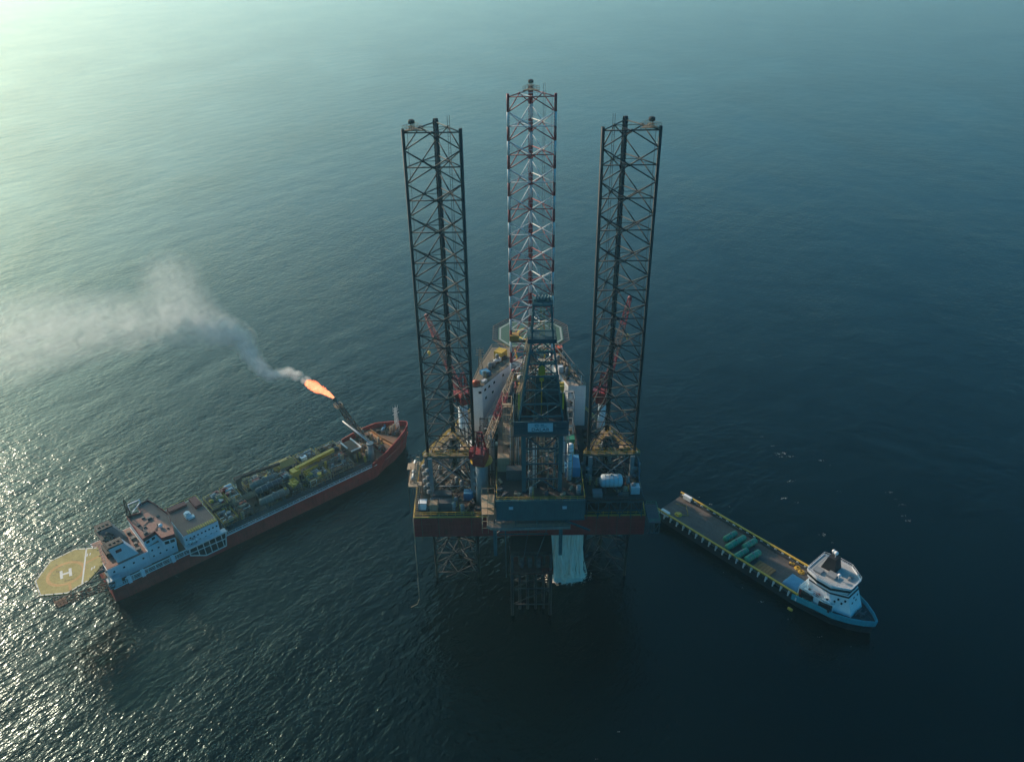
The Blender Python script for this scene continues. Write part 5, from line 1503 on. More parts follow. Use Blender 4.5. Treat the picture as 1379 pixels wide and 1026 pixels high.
def module(a0, a1, p0, p1, z, label, seed, cols):
    """open steel process module: frame on two levels, pipe runs, vessels and valves"""
    rnd = random.Random(seed)
    t = thing('process_module', label, 'process module', ((a0 + a1) / 2, (p0 + p1) / 2, 5.1), 'process modules on the tanker deck', FP)
    m = MB()
    nx_ = max(2, int((a1 - a0) / 3))
    for i in range(nx_ + 1):
        a = a0 + (a1 - a0) * i / nx_
        for p in (p0, (p0 + p1) / 2, p1): m.bar((a, p, 5.09), (a, p, z), .22)
        m.bar((a, p0, z - .1), (a, p1, z - .1), .22); m.bar((a, p0, (z + 5) / 2), (a, p1, (z + 5) / 2), .2)
    for p in (p0, (p0 + p1) / 2, p1):
        for zz in (z - .1, (z + 5) / 2): m.bar((a0, p, zz), (a1, p, zz), .2)
    m.build('frame', rnd.choice([BROWN, TAN, PIPE]), t)
    m = MB(); m.box(a0 + .1, a1 - .1, p0 + .1, p0 + (p1 - p0) * rnd.uniform(.4, .9), (z + 5) / 2 + .11, (z + 5) / 2 + .18)
    m.box(a0 + .1, a0 + (a1 - a0) * rnd.uniform(.3, .7), p0 + .1, p1 - .1, z + .01, z + .08); m.build('grating', rnd.choice([BROWN, PIPE, ORANGEB]), t)
    for part, mat_, n_ in (('rusty_pipe', PIPE, 16), ('pale_pipe', LEGWHITE, 5), ('tan_pipe', TAN, 9), ('ochre_pipe', ORANGEB, 7)):
        m = MB()
        for _ in range(n_):
            p = rnd.uniform(p0, p1); zz = rnd.choice([(z + 5) / 2 + .4, z + .35, z + .6, z - .6]); a = rnd.uniform(a0, a0 + (a1 - a0) * .5); b_ = rnd.uniform(a + 1.5, a1)
            p2 = min(p1, max(p0, p + rnd.uniform(-3, 3))); w_ = rnd.uniform(.16, .36)
            m.path([(a, p, zz - 1.5), (a, p, zz), (b_, p, zz), (b_, p2, zz), (b_, p2, zz - rnd.uniform(.5, 2))], w_, 7)
        m.build(part, mat_, t)
    for k in range(rnd.randint(6, 9)):
        a = rnd.uniform(a0 + .8, a1 - .8); p = rnd.uniform(p0 + .6, p1 - .6); c = CONT[rnd.choice(cols)]; m = MB()
        if rnd.random() < .45: m.cyl(a, p, (z + 5) / 2 + .2, z + rnd.uniform(.3, 1.6), rnd.uniform(.4, .8), 12); m.ball((a, p, z + .6), .6, 10, 6)
        elif rnd.random() < .5: m.tank((a - 1.1, p, z + .7), (a + 1.1, p, z + .7), rnd.uniform(.45, .7), 12)
        else:
            s_ = rnd.uniform(.6, 1.1); m.box(a - s_, a + s_, p - s_ * .8, p + s_ * .8, z + .09, z + .09 + s_ * 1.2); m.box(a - s_ * .5, a + s_ * .5, p - s_ * .4, p + s_ * .4, z + .1 + s_ * 1.2, z + .3 + s_ * 1.4)
        m.build('vessel', c, t)
    m = MB()
    m.rail([(a0, p0), (a1, p0), (a1, p1), (a0, p1)], z + .05, 1.05, .07, 1.6, True); m.build('railing', rnd.choice([YELLOW, GREY, BROWN]), t)
for i, a in enumerate([
 (35.4, 40.4, 3.0, 9.0, 7.2, 'process module next to the white forward house, near side', 3, ('brown', 'grey', 'dark')),
 (35.4, 40.6, 10.4, 17.8, 8.4, 'process module next to the white forward house, far side', 4, ('tan', 'red', 'grey', 'yellow')),
 (41.4, 45.6, 4.0, 9.6, 8.0, 'rusty process module just aft of the near grey separator tank', 5, ('brown', 'tan', 'orange')),
 (41.2, 45.4, 10.8, 18.4, 8.8, 'process module at the foot of the brown pedestal crane', 6, ('red', 'tan', 'white', 'brown')),
 (48.6, 57.6, 14.0, 18.8, 8.0, 'process module under the brown crane boom at the far rail', 7, ('yellow', 'grey', 'dark')),
 (59.4, 63.0, 3.2, 7.6, 8.0, 'brown process module at the foot of the yellow crane', 8, ('brown', 'yellow', 'tan')),
 (66.0, 73.4, 2.6, 7.6, 8.0, 'process module beside the yellow crane boom, near side', 9, ('grey', 'dark', 'yellow')),
 (68.0, 75.0, 13.2, 18.8, 8.6, 'process module beyond the yellow crane boom, far side', 10, ('white', 'grey', 'dark', 'tan')),
 (74.6, 82.6, 3.2, 9.6, 8.2, 'process module aft of the grey jib crane, near side', 11, ('brown', 'grey', 'dark')),
 (76.4, 83.6, 13.0, 18.6, 7.8, 'low process module aft of the flare boom, far side', 12, ('dark', 'brown', 'tan')),
 (58.6, 62.6, 8.6, 13.6, 8.6, 'process module between the far separator tank and the yellow crane', 13, ('red', 'tan', 'grey')),
]): module(*a)
t = thing('pipe_rack', 'long pipe rack running down the middle of the tanker deck', 'pipe rack', (62, 9.8, 5.1), None, FP)
for k in range(11):
    m = MB(); a = 41 + k * 4.2
    for p in (9.3, 10.9): m.bar((a, p, 5.09), (a, p, 8.6), .2)
    m.bar((a, 9.2, 7.4), (a, 11.0, 7.4), .2); m.bar((a, 9.2, 8.5), (a, 11.0, 8.5), .2)
    m.build('trestle', BROWN, t)
m = MB()
for k in range(6): m.bar((40.5 + k, 9.35 + k * .3, 8.75), (84 - (k * 7 % 5) * 2, 9.35 + k * .3, 8.75), .22, n=7)
for k in range(4): m.bar((40.5, 9.5 + k * .4, 7.65), (83, 9.5 + k * .4, 7.65), .26, n=7)
m.build('pipe_run', TAN, t)
m = MB()
for k in range(18): m.path([(42 + k * 2.3, 9.4 + (k % 5) * .3, 8.8), (42 + k * 2.3, 9.4 + (k % 5) * .3, 9.4), (42 + k * 2.3, 5.5 if k % 2 else 14.0, 9.4), (42 + k * 2.3, 5.5 if k % 2 else 14.0, 7.2)], .18, 6)
m.build('branch_pipe', PIPE, t)
for a in [(52.4, 14.6, 8.1, 2.6, 2.0, 1.5, 'red', 'pink red box near the brown crane boom'), (81.6, 10.2, 5.09, 3.4, 2.8, 3.0, 'orange', 'orange tan hatch house ahead of the yellow boom tip'),
          (1.9, 1.6, 5.09, 3.6, 2.2, 2.6, 'pale', 'pale blue corrugated cabin at the near stern corner of the tanker'), (70.2, 15.0, 8.7, 2.2, 1.8, 1.6, 'white', 'white box on the far module beyond the yellow boom'),
          (91.6, 13.6, 5.1, 2.0, 1.6, 1.4, 'dark', 'dark locker at the foot of the flare boom')]:
    container(FP, *a)
for a in [(101.6, 13.6, 7.31, 'blue', 'blue mooring winch on the far side of the forecastle', .6, .8), (103.4, 15.0, 7.31, 'blue', 'second blue mooring winch, nearer the bow rail', 1.0, .7), (104.4, 8.6, 7.31, 'dark', 'dark anchor windlass at the near side of the bow', .2, .9),
          (95.6, 14.0, 7.31, 'brown', 'rusty winch behind the orange breakwater, far side', 1.2, .9), (94.6, 4.4, 7.31, 'dark', 'dark winch behind the orange breakwater, near side', .4, .9), (105.4, 11.2, 7.31, 'orange', 'small orange winch at the foot of the foremast', .2, .5)]:
    skid(FP, *a, name='mooring_winch')
htank(FP, (24.0, 1.0, 8.2), (26.4, 1.0, 8.2), .5, 'white', 'small white raft canister beside the white forward house', z0=7.4, bands=2, name='life_raft', cat='life raft')

# small fittings crowding the process deck
rnd = random.Random(31)
protoA = skid(FP, 43.0, 10.0, 5.09, 'brown', 'small rusty pump among the pipework on the tanker deck', .3, .6, 'small pumps on the tanker deck')
protoB = vtank(FP, 58.6, 12.0, 5.09, .5, 3.2, 'tan', 'small upright vessel among the pipework on the tanker deck', 'small upright vessels on the tanker deck')
protoC = vtank(FP, 65.0, 6.0, 5.09, .45, 2.6, 'yellow', 'small yellow upright vessel among the pipework on the tanker deck', 'small yellow vessels on the tanker deck')
free = []
for k in range(400):
    a = rnd.uniform(36.5, 96); p = rnd.uniform(3.2, 17.6 if a < 84 else 14)
    if all((a - x) ** 2 + (p - y) ** 2 > 4.5 for x, y in free): free.append((a, p))
for i, (a, p) in enumerate(free[:70]):
    src, z = (protoA, 5.09) if i % 5 < 2 else ((protoB, 5.09) if i % 5 < 4 else (protoC, 5.09))
    dup(src, FP, (a, p, z + (2.4 if i % 3 == 0 and a < 82 else 0) + (1.4 if a > 93 else 0)), rnd.uniform(0, 6.28))

for i in range(22):
    a = rnd.uniform(94, 105); p = 10.2 + rnd.uniform(-1, 1) * (7.0 - (a - 94) * .35)
    if abs(a - 98.3) < 1.2: continue
    dup((protoA, protoB, protoA)[i % 3], FP, (a, p, 7.31), rnd.uniform(0, 6.28))
# ------------------------------------------------------------------ supply vessel (frame: a from the near stern corner towards the bow, p across, away from the viewer)
OP = frame_of(46.2, 200.5, -49.3)
OBLUE = paint('vessel_blue', (0.03, 0.32, 0.40), 0.5, 0.4, 0.15)
WOOD = paint('worn_plank_deck', (0.12, 0.105, 0.095), 0.85, 0.85, 0.4, streak=False)
OWHITE = paint('vessel_white', (0.80, 0.82, 0.82), 0.45, 0.18, 0.12)
CARGOG = paint('cargo_tank_green', (0.025, 0.28, 0.17), 0.5, 0.55, 0.15)
t = thing('supply_vessel', 'blue hulled supply vessel with a long open cargo deck and white bridge forward', 'ship', (36, 6, 0), None, OP)
near = [(0.2, .3), (3, 0), (30, -.1), (50, -.3), (57, -.5), (62, .2), (66, 2.0), (69, 4.0), (70.7, 5.6)]
olo = near + [(71.2, 6.3)] + [(a, 12.6 - p) for a, p in reversed(near)]
ozt = [2.55 if a < 50.5 else 2.55 + min(1.5, (a - 49) * .3) for a, p in olo]
lo = [(a * (.985 if a > 40 else 1), 6.3 + (p - 6.3) * (.96 if a < 55 else .80)) for a, p in olo]
m = MB(); m.prism(lo, -2.0, ozt, top=olo, cap=False); m.add([(a, 6.3 + (p - 6.3) * .985, 2.5) for a, p in olo], [tuple(range(len(olo)))])
m.build('hull', paint('vessel_dark_hull', (.010, .022, .027), .5, .4, .1), t)
ODK = paint('dark_green_deck', (.018, .04, .042), .8, .4, .2, streak=False)
m = MB(); m.prism([(0.5, .5), (50.2, .3), (50.2, 12.3), (.5, 12.1)], 2.554, 2.64)
m.build('cargo_deck', WOOD, t)
m = MB()
for k in range(12): m.bar((1.5 + k * 4.1, .8, 2.65), (1.5 + k * 4.1, 11.8, 2.65), .09, .03)
for k in range(7): m.bar((.8, 1.6 + k * 1.55, 2.652), (50, 1.6 + k * 1.55, 2.652), .06, .025)
m.build('deck_seams', BROWN, t)
m = MB(); f_ = [(a, 6.3 + (p - 6.3) * .95) for a, p in olo if a > 50.4]; m.prism(f_, 3.7, [4.1] * len(f_)); m.build('foredeck', ODK, t)
m = MB()
for i in range(len(olo) - 1):
    a, b_ = olo[i], olo[i + 1]
    if a[0] < 50 or b_[0] < 50: continue
    za, zb = ozt[i], ozt[i + 1]
    za -= .9; zb -= .9
    m.plate([(a[0], a[1], za), (b_[0], b_[1], zb), (b_[0] + (.25 if b_[0] > 60 else 0), b_[1], zb + 2.0), (a[0] + (.25 if a[0] > 60 else 0), a[1], za + 2.0)], .2)
m.build('bulwark', OBLUE, t)
for s_, p in ((1, .1), (-1, 12.5)):
    m = MB(); m.box(.3, 51.6, p - .28, p + .28, 4.0, 4.35); m.build('cargo_rail', YELLOW, t)
    for k in range(21):
        m = MB(); a = 1.2 + k * 2.5
        m.prism([(a, p - .12 * s_), (a + .35, p - .12 * s_), (a + .35, p + .5 * s_), (a, p + .5 * s_)] if s_ > 0 else [(a, p + .12), (a + .35, p + .12), (a + .35, p - .5), (a, p - .5)], 2.65, 3.98)
        if k % 1 == 0: m.bar((a + .18, p - .32 * s_, 3.95), (a + .18, p - .55 * s_, 2.2), .34, .26)
        m.build('stanchion', LEGWHITE, t)
    m = MB(); m.box(.4, 51, p - .09 + .45 * s_, p + .09 + .45 * s_, 2.64, 3.6); m.build('crash_barrier', DGREY, t)
m = MB()
for p in (.6, 12.0): m.box(2.0, 5.0, p - .5, p + .5, 3.1, 4.6)
build_each(m, 'stern_fairlead', WHITE, t)
m = MB(); m.cyl(6.0, 4.2, 2.66, 2.78, 1.25, 20); m.box(5.3, 6.7, 3.6, 4.8, 2.78, 3.1); m.path([(6, 4.2, 2.8), (8.6, 6, 2.75), (5, 9.5, 2.75), (2, 8, 2.75)], .12, 6); m.build('tow_pin_plate', YELLOW, t)
# superstructure
def deckh(name, poly, z0, z1, mat_, roofmat, top=None, par=None):
    m = MB(); m.prism(poly, z0, z1, top=top); w_ = m.build(name, mat_, t); rp = top or poly
    cx = sum(p[0] for p in rp) / len(rp); cy = sum(p[1] for p in rp) / len(rp)
    m = MB(); m.prism([(cx + (x - cx) * .97, cy + (y - cy) * .97) for x, y in rp], z1 + .004, z1 + .08); m.build('roof', roofmat, w_)
    return w_
p1_ = [(51.0, .6), (58.5, .4), (61.2, 1.2), (61.2, 11.4), (58.5, 12.2), (51.0, 12.0)]
deckh('lower_house', p1_, 2.66, 6.6, OWHITE, PALEBLUE)
p2_ = [(53.2, 1.9), (60.2, 1.5), (65.6, 3.3), (65.6, 9.3), (60.2, 11.1), (53.2, 10.7)]
p2t = [(52.8, 1.9), (59.2, 1.5), (63.4, 3.7), (63.4, 8.9), (59.2, 11.1), (52.8, 10.7)]
h2 = deckh('bridge_house', p2_, 4.12, 10.2, OWHITE, DGREY, top=p2t)
p3_ = [(52.0, 2.2), (55.4, 1.2), (59.2, 1.2), (63.0, 3.9), (63.0, 8.7), (59.2, 11.4), (55.4, 11.4), (52.0, 10.4)]
p3t = [(51.6, 1.9), (55.2, .8), (59.5, .8), (63.7, 3.7), (63.7, 8.9), (59.5, 11.8), (55.2, 11.8), (51.6, 10.7)]
h3 = deckh('wheelhouse', p3_, 10.25, 12.6, OWHITE, paint('pale_roof', (.40, .40, .38), .7, .5, .2, streak=False), top=p3t)
m = MB()
for i in range(8):
    a, b_ = p3t[i], p3t[(i + 1) % 8]; m.plate([(a[0], a[1], 12.55), (b_[0], b_[1], 12.55), (b_[0], b_[1], 12.95), (a[0], a[1], 12.95)], .1)
m.build('parapet', OWHITE, h3)
def band(par, poly, top, z0, z1, f0, f1, zz0, zz1, mat_, nm):
    m = MB(); n = len(poly); cx = sum(p[0] for p in poly) / n; cy = sum(p[1] for p in poly) / n
    L = lambda f, k: (poly[k][0] + (top[k][0] - poly[k][0]) * f, poly[k][1] + (top[k][1] - poly[k][1]) * f)
    for k in range(n):
        j = (k + 1) % n
        fa, fb = (zz0 - z0) / (z1 - z0), (zz1 - z0) / (z1 - z0)
        q = [L(fa, k) + (zz0,), L(fa, j) + (zz0,), L(fb, j) + (zz1,), L(fb, k) + (zz1,)]
        q = [(cx + (x - cx) * 1.006, cy + (y - cy) * 1.006, z) for x, y, z in q]
        m.plate(q, .05)
    m.build(nm, mat_, par)
band(h3, p3_, p3t, 10.25, 12.6, 0, 0, 11.05, 12.0, GLASS, 'window_band')
band(h2, p2_, p2t, 4.12, 10.2, 0, 0, 9.45, 9.95, BLACK, 'black_stripe')
for z, ks in ((7.4, (.25, .6)), (8.4, (.45, .8))):
    for k in (1, 2):
        a = V(p2_[k] + (0,)); b_ = V(p2_[k + 1] + (0,)); d = (b_ - a); L = d.length; d.normalize(); nn = V((d.y, -d.x, 0))
        f = (z - 4.12) / 6.08
        a = a.lerp(V(p2t[k] + (0,)), f); b_ = b_.lerp(V(p2t[k + 1] + (0,)), f)
        for s_ in ks:
            p = a.lerp(b_, s_) + nn * .02; mm = Matrix(((d.x, nn.x, 0, p.x), (d.y, nn.y, 0, p.y), (0, 0, 1, z), (0, 0, 0, 1)))
            m = MB(); m.box(-.25, .25, -.03, .06, -.35, .35, mm); m.build('window', GLASS, h2)
m = MB(); m.rail(p3t, 12.66, 1.1, .055, 1.5, True); m.rail([(51.2, .7), (58.4, .5), (61, 1.3)], 6.66, 1.1, .08, 1.3); m.rail([(61, 11.3), (58.4, 12.1), (51.2, 11.9)], 6.66, 1.1, .08, 1.3); m.bar((51.7, 2, 12.7), (51.7, 2, 14), .08)
m.build('railing', OWHITE, t)
m = MB(); m.prism([(53.6, 5.6), (57.6, 5.8), (57.6, 9.4), (53.6, 9.4)], 12.7, 16.6, top=[(54.6, 6.4), (56.8, 6.6), (56.8, 9.0), (54.6, 9.0)]); m.build('funnel_mast', BLACK, t)
m = MB()
for x, y, z, r in ((54.9, 8.4, 17.6, .5), (56.0, 7.6, 18.1, .6), (59.4, 4.6, 14.3, .5)): m.ball((x, y, z), r, 12, 8); m.cyl(x, y, (16.6 if x < 58 else 12.7), z - r * .6, .14, 8)
m.build('radome', WHITE, t)
m = MB(); m.box(56.4, 58.8, 3.4, 5.6, 12.7, 13.5); m.box(53, 55.2, 2.6, 4.6, 12.7, 13.3); build_each(m, 'roof_locker', GREY, t)
m = MB(); m.cyl(61.4, 6.6, 12.7, 13.6, .35, 10); m.box(60.9, 61.9, 7.6, 8.4, 12.7, 13.4); build_each(m, 'roof_fitting', GREY, t)
m = MB(); m.box(51.3, 52.6, .55, 1.1, 3.0, 6.2); m.build('side_door', REDTRIM, t)
for x in (52.3, 57.6):
    m = MB(); m.prism([(x, -.15), (x + 3.4, -.15), (x + 3.4, 1.4), (x, 1.4)], 4.5, 6.3); m.build('boat_recess_shade', BLACK, t)  # solid black blocks painted as the shade inside the boat recesses
m = MB()
for x in (66.2, 67.4): m.cyl(x, 6.3, 4.1, 4.95, .5, 12); m.bar((x, 4.6, 4.6), (x, 8, 4.6), .35, n=8)
m.box(65.8, 67.8, 5.6, 7.0, 4.11, 4.5); m.path([(67.6, 5, 4.2), (69.4, 5.4, 4.2)], .18, 6); m.path([(67.6, 7.6, 4.2), (69.4, 7, 4.2)], .18, 6)
m.build('anchor_windlass', DGREY, t)
# rescue boats on deck
def rescue(x, y, z, lab):
    t = thing('rescue_boat', lab, 'rescue boat', (x, y, z), None, OP)
    m = MB(); m.tank((x - 1.2, y - .45, z + .45), (x + 1.0, y - .45, z + .45), .3, 10); m.tank((x - 1.2, y + .45, z + .45), (x + 1.0, y + .45, z + .45), .3, 10); m.box(x - 1.2, x + 1.0, y - .4, y + .4, z + .2, z + .5); m.build('hull', WHITE, t)
    m = MB(); m.box(x - .4, x + .1, y - .25, y + .25, z + .5, z + 1.0); m.build('console', DGREY, t)
    m = MB(); m.path([(x - 1.6, y + .9, z), (x - 1.6, y + .9, z + 2.0), (x - .2, y + .1, z + 2.3)], .18, 6); m.box(x - 1.1, x - .9, y - .6, y + .6, z + .004, z + .22); m.box(x + .6, x + .8, y - .6, y + .6, z + .004, z + .22); m.build('davit', OWHITE, t)
rescue(54.2, .75, 6.9, 'white rescue boat on the near side of the supply vessel, behind the bridge')
rescue(59.4, .9, 6.9, 'white rescue boat on the near side of the supply vessel, under the bridge windows')
skid(OP, 56.4, 1.2, 6.66, 'red', 'small red pump between the two white rescue boats', .3, .45)
# deck cargo
for (a, p, l, r_, lab) in ((24.2, 6.6, 4.6, .95, 'green cargo tank farthest aft on the vessel deck'), (27.0, 5.4, 7.6, 1.0, 'long green cargo tank second from the stern'), (30.2, 8.0, 5.0, .98, 'green cargo tank nearest the far rail'),
                         (31.0, 2.6, 4.8, .95, 'dull green cargo tank nearest the near rail'), (33.9, 4.2, 5.6, 1.0, 'green cargo tank nearest the white bridge')):
    d = R(84); dx, dy = math.cos(d) * l / 2, math.sin(d) * l / 2
    htank(OP, (a - dx, p - dy, 2.66 + 1.35), (a + dx, p + dy, 2.66 + 1.35), r_, 'green', lab, 'green cargo tanks on the vessel deck', 'cargo_tank', 2.66, 3, mats=CARGOG)
t = thing('pallet_stack', 'rusty brown steel pallets lying forward of the green tanks', 'pallet', (38.2, 3.6, 2.66), None, OP)
m = MB()
for k in range(6): m.box(35.8 + k * .95, 36.6 + k * .95, 1.4, 5.2, 2.9, 3.1)
m.box(35.8, 41.4, 1.6, 1.9, 2.664, 2.9); m.box(35.8, 41.4, 4.7, 5.0, 2.664, 2.9); m.build('pallet', ORANGEB, t)
t = thing('rope_coil', 'yellow orange coil of hose by the far rail', 'hose coil', (45.6, 10.6, 2.66), None, OP)
m = MB()
for j, (cx, cy) in enumerate(((45.0, 10.9), (46.6, 10.3))):
    for q in range(3):
        pts = [(cx + (.9 - q * .2) * math.cos(k * .63), cy + (.9 - q * .2) * math.sin(k * .63), 2.8 + q * .2) for k in range(11)]
        m.path(pts, .26, 7)
m.build('hose', YELLOW, t)
t = thing('blue_tarpaulin', 'blue tarpaulin spread over cargo beside the supply vessel bridge', 'tarpaulin', (48, 4, 2.66), None, OP)
m = MB(); vs = []; fs = []; rnd = random.Random(5)
NX, NY = 12, 12
for j in range(NY + 1):
    for i in range(NX + 1):
        e = min(i, NX - i, j, NY - j); z = 2.68 + (0 if e == 0 else .55 + .55 * min(1, e / 2.5)) + rnd.uniform(0, .14)
        vs.append((45.2 + i * .44 + (rnd.uniform(-.12, .12)), 1.6 + j * .5 + rnd.uniform(-.12, .12), z))
for j in range(NY):
    for i in range(NX): fs.append((j * (NX + 1) + i, j * (NX + 1) + i + 1, (j + 1) * (NX + 1) + i + 1, (j + 1) * (NX + 1) + i))
m.add(vs, fs, True); m.build('sheet', BLUE, t)
skid(OP, 43.0, 11.0, 2.66, 'yellow', 'small yellow machine at the far rail next to the hose coil', .2, .55)
t = thing('mooring_buoy', 'small yellow float in the dark water beside the supply vessel', 'buoy', (51.4, -2.6, 0), None, OP)
m = MB(); m.tank((50.8, -2.6, .3), (52.0, -2.6, .3), .42, 12); m.build('float', YELLOW, t)
m = MB(); m.bar((51.4, -2.6, .6), (51.4, -2.6, 1.3), .1); m.build('lifting_eye', DGREY, t)
# ------------------------------------------------------------------ flare flame, smoke, discharge, foam
def tube(name, pts, rads, mat, n=18, jit=.12, seed=1):
    """closed lofted tube along points, radii per point, with an uneven skin"""
    rnd = random.Random(seed); m = MB(); P = [V(p) for p in pts]; K = len(P); vs = []; fs = []
    for i in range(K):
        d = (P[min(i + 1, K - 1)] - P[max(i - 1, 0)]).normalized(); up = V((0, 0, 1)); x = d.cross(up).normalized(); y = x.cross(d).normalized()
        for k in range(n):
            th = 2 * math.pi * k / n; r = rads[i] * (1 + rnd.uniform(-jit, jit)) 
            vs.append(P[i] + x * math.cos(th) * r + y * math.sin(th) * r)
    for i in range(K - 1):
        for k in range(n): fs.append((i * n + k, i * n + (k + 1) % n, (i + 1) * n + (k + 1) % n, (i + 1) * n + k))
    a = len(vs); vs.append(P[0]); vs.append(P[-1])
    for k in range(n): fs.append((a, (k + 1) % n, k)); fs.append((a + 1, (K - 1) * n + k, (K - 1) * n + (k + 1) % n))
    m.add(vs, fs, True)
    return m
def spline(ctrl, n):
    out = []
    C = [V(c[:3]) for c in ctrl]; Rr = [c[3] for c in ctrl]; K = len(C)
    for i in range(K - 1):
        p0, p1, p2, p3 = C[max(i - 1, 0)], C[i], C[i + 1], C[min(i + 2, K - 1)]
        for j in range(n):
            t = j / n
            q = 0.5 * ((2 * p1) + (p2 - p0) * t + (2 * p0 - 5 * p1 + 4 * p2 - p3) * t * t + (3 * p1 - p0 - 3 * p2 + p3) * t ** 3)
            out.append((q, Rr[i] + (Rr[i + 1] - Rr[i]) * t))
    out.append((C[-1], Rr[-1])); return out
T0 = FLARE_TIP
# flame
fl = [tuple(T0) + (.35,), tuple(T0 + V((-1.8, .9, .9))) + (.75,), tuple(T0 + V((-4.0, 1.9, 1.9))) + (1.35,), tuple(T0 + V((-6.4, 2.6, 3.0))) + (1.75,), tuple(T0 + V((-8.6, 3.0, 4.1))) + (1.7,), tuple(T0 + V((-10.0, 3.1, 5.0))) + (.8,)]
sp = spline(fl, 4)
m, nt, out = new_mat('flare_fire')
tc = nt.nodes.new('ShaderNodeNewGeometry')
nz = noise(nt, mapping(nt, tc.outputs['Position'], (.5, .5, .5)), 1.0, 4, .6, .8)
cr = ramp(nt, nz.outputs['Fac'], [(.3, (1.0, .10, .03)), (.5, (1.0, .21, .085)), (.68, (1.0, .42, .22))])
lwc = nt.nodes.new('ShaderNodeLayerWeight'); lwc.inputs['Blend'].default_value = .5
core = ramp(nt, lwc.outputs['Facing'], [(.15, (1, 1, 1)), (.6, (0, 0, 0))]).outputs['Color']
ccore = mixc(nt, math_n(nt, 'MULTIPLY', core, .6), cr.outputs['Color'], (1.0, .55, .28))
em = nt.nodes.new('ShaderNodeEmission'); lk(nt, ccore, em.inputs['Color']); em.inputs['Strength'].default_value = FLAME_STR
tr = nt.nodes.new('ShaderNodeBsdfTransparent'); mx = nt.nodes.new('ShaderNodeMixShader')
nz2 = noise(nt, mapping(nt, tc.outputs['Position'], (.8, .8, .8)), 1.0, 5, .65, .6)
lw_ = nt.nodes.new('ShaderNodeLayerWeight'); lw_.inputs['Blend'].default_value = .35
al = math_n(nt, 'SUBTRACT', math_n(nt, 'ADD', math_n(nt, 'MULTIPLY', math_n(nt, 'SUBTRACT', nz2.outputs['Fac'], .5), 3.4), 1.0), lw_.outputs['Facing'], True)
lk(nt, al, mx.inputs['Fac']); lk(nt, tr.outputs['BSDF'], mx.inputs[1]); lk(nt, em.outputs['Emission'], mx.inputs[2]); lk(nt, mx.outputs['Shader'], out.inputs['Surface'])
mb = tube('flame', [s_[0] for s_ in sp], [s_[1] for s_ in sp], m, 16, .26, 3)
o = mb.build('flare_flame', m); tag(o, 'orange gas flame streaming from the flare boom tip', 'flame')

# smoke: one drifting plume of soft puffs, dense near the flame, thinning to the left
m, nt, out = new_mat('flare_smoke')
tc = nt.nodes.new('ShaderNodeTexCoord'); geo = nt.nodes.new('ShaderNodeNewGeometry'); oi = nt.nodes.new('ShaderNodeObjectInfo')
ln = nt.nodes.new('ShaderNodeVectorMath'); ln.operation = 'LENGTH'; lk(nt, tc.outputs['Object'], ln.inputs[0])
fo = ramp(nt, ln.outputs['Value'], [(.30, (1, 1, 1)), (.65, (.5, .5, .5)), (.98, (0, 0, 0))]).outputs['Color']
nz = noise(nt, mapping(nt, geo.outputs['Position'], (1 / 5.0, 1 / 5.0, 1 / 4.2)), 1.0, 6, .62, .9)
cl = ramp(nt, nz.outputs['Fac'], [(.36, (.04, .04, .04)), (.64, (1, 1, 1))]).outputs['Color']
dn = math_n(nt, 'MULTIPLY', math_n(nt, 'MULTIPLY', cl, fo), oi.outputs['Alpha'])
pv = nt.nodes.new('ShaderNodeVolumePrincipled'); pv.inputs['Color'].default_value = (.90, .98, 1, 1); pv.inputs['Absorption Color'].default_value = (1, 1, 1, 1); pv.inputs['Anisotropy'].default_value = .3
lk(nt, dn, pv.inputs['Density']); lk(nt, pv.outputs['Volume'], out.inputs['Volume'])
mb = MB(); mb.ball((0, 0, 0), 1.0, 24, 14)
root = bpy.data.objects.new('smoke_plume', None); COL.objects.link(root)
tag(root, 'pale smoke plume drifting left from the flare flame', None, None, 'stuff')
first = None
for (x, y, z, r, dens) in SMOKE_PTS:
    if first is None:
        first = mb.build('smoke_puff', m); o = first
    else:
        o = first.copy(); COL.objects.link(o)
    o.parent = root; o.location = (x, y, z); o.scale = (r, r * .95, r * .75); o.color = (1, 1, 1, dens)

# water falling from the underside of the rig
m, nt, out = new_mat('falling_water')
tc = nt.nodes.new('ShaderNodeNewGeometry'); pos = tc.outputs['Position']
b = nt.nodes.new('ShaderNodeBsdfPrincipled'); b.inputs['Base Color'].default_value = (.95, .86, .72, 1); b.inputs['Roughness'].default_value = .6  # warm cream base colour stands in for sunlight on the shaded water
b.inputs['Subsurface Weight'].default_value = .3; b.inputs['Subsurface Radius'].default_value = (1, 1, 1)
nz = noise(nt, mapping(nt, pos, (2.5, 2.5, .35)), 1.0, 5, .6)
bpn = nt.nodes.new('ShaderNodeBump'); bpn.inputs['Strength'].default_value = .5; bpn.inputs['Distance'].default_value = .3; lk(nt, nz.outputs['Fac'], bpn.inputs['Height']); lk(nt, bpn.outputs['Normal'], b.inputs['Normal'])
lk(nt, b.outputs['BSDF'], out.inputs['Surface'])
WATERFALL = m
rnd = random.Random(11)
mb = MB()
for k in range(620):
    x = rnd.uniform(10.8, 20.0); y = rnd.uniform(174.4, 177.4); r = rnd.uniform(.10, .34)
    p = V((x, y, 24.1)); zz = 24.1; pts = [p]
    while zz > 1.2:
        zz = max(.2, zz - rnd.uniform(3, 8)); f = (24.1 - zz) / 24
        pts.append(V((x + rnd.gauss(0, .12 + .45 * f * f), y - .8 * f + rnd.gauss(0, .1 + .4 * f), zz)))
    for i, (a_, b_) in enumerate(zip(pts, pts[1:])):
        if i and rnd.random() < .12: continue
        mb.cone(a_, b_ + (b_ - a_) * .05, r, r * rnd.uniform(.8, 1.35), 6, caps=False)
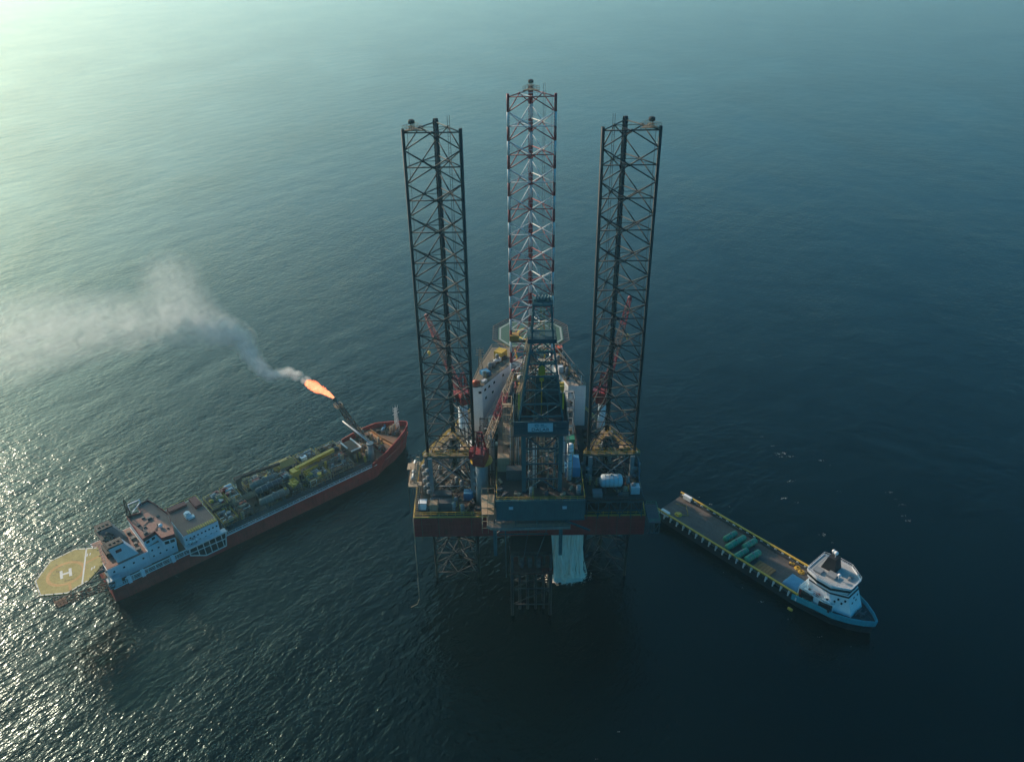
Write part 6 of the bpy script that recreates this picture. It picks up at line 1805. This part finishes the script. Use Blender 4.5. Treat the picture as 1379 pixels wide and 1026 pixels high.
for k in range(900):     # spray thrown up at the foot
    an = rnd.uniform(0, 6.28); d_ = abs(rnd.gauss(0, 1.0)); q = V((15.1 + math.cos(an) * (3.6 + d_), 175.2 + math.sin(an) * (1.2 + d_ * .9), abs(rnd.gauss(0, 1.6)) * math.exp(-d_ * .4)))
    mb.ball(q, rnd.uniform(.05, .24), 5, 3)
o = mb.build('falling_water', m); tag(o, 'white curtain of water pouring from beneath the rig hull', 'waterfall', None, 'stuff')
def blobs(mb, n_, cx, cy, sx_, sy_, r0, r1, zz, seed, pw=1.0):
    rnd = random.Random(seed)
    for k in range(n_):
        u, v = rnd.gauss(0, .5), rnd.gauss(0, .5); x = cx + u * sx_; y = cy + v * sy_; r = rnd.uniform(r0, r1) * math.exp(-(u * u + v * v) * .8)
        if r < .05: continue
        N = 9; a0 = rnd.uniform(0, 6.28); st = rnd.uniform(1.2, 2.6); vs = [(x, y, zz + r * .22)]
        for i in range(N):
            th = 2 * math.pi * i / N; q = r * rnd.uniform(.65, 1.2); ux, uy = math.cos(th) * q * st, math.sin(th) * q
            vs.append((x + ux * math.cos(a0) - uy * math.sin(a0), y + ux * math.sin(a0) + uy * math.cos(a0), zz + .01))
        mb.add(vs, [(0, 1 + i, 1 + (i + 1) % N) for i in range(N)], True)
mb = MB(); blobs(mb, 1100, 15.2, 173.9, 5.6, 2.6, .10, .55, .05, 21)
blobs(mb, 260, 17.6, 175, 5.0, 3.6, .05, .2, .04, 22)
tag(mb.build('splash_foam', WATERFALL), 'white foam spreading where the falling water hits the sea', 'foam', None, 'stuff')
# flecks of foam on the open sea at the right
FOAM = paint('sea_foam', (.26, .29, .29), .7, .4, 0, streak=False)
mb = MB()
for i, (x, y, s_) in enumerate(((93.9, 246.6, .5), (96.5, 240.5, .5), (98.9, 235.4, 1.3), (100.5, 233.6, .9), (97.6, 233.5, .6), (111.5, 231.0, .7), (113.4, 228.0, .4), (96.5, 219.0, .8), (91.1, 209.6, .9), (94.8, 207.2, .5), (111, 213, .5), (127.7, 212.1, .7), (128.6, 208.4, .5), (129.3, 205.4, .8), (126.8, 199.7, .8), (127.5, 197.5, .8), (119.5, 200.4, .4), (98.4, 191.1, .9), (99.4, 187.5, .5), (62.4, 210.8, .7), (66.0, 207.0, .6), (71.5, 205.6, .5), (86, 226, .5), (24.8, 121.7, .45), (18.6, 114.6, .4), (62.2, 175.0, .5), (66.5, 168.6, .45), (70.5, 163.0, .6), (76.5, 156.4, .5), (83.0, 150.0, .5), (90, 146.5, .4), (-70, 203.5, .4), (-86, 188.5, .45), (-101, 176.0, .5), (-52, 221, .4), (-113.5, 161, .6), (-36.5, 237, .8), (-35, 240, .5))):
    blobs(mb, 14, x, y, 2.4 * s_, .8 * s_, .04 * s_, .17 * s_, .05, 100 + i)
tag(mb.build('foam_flecks', FOAM), 'scattered white foam flecks on the dark sea', 'foam', None, 'stuff')
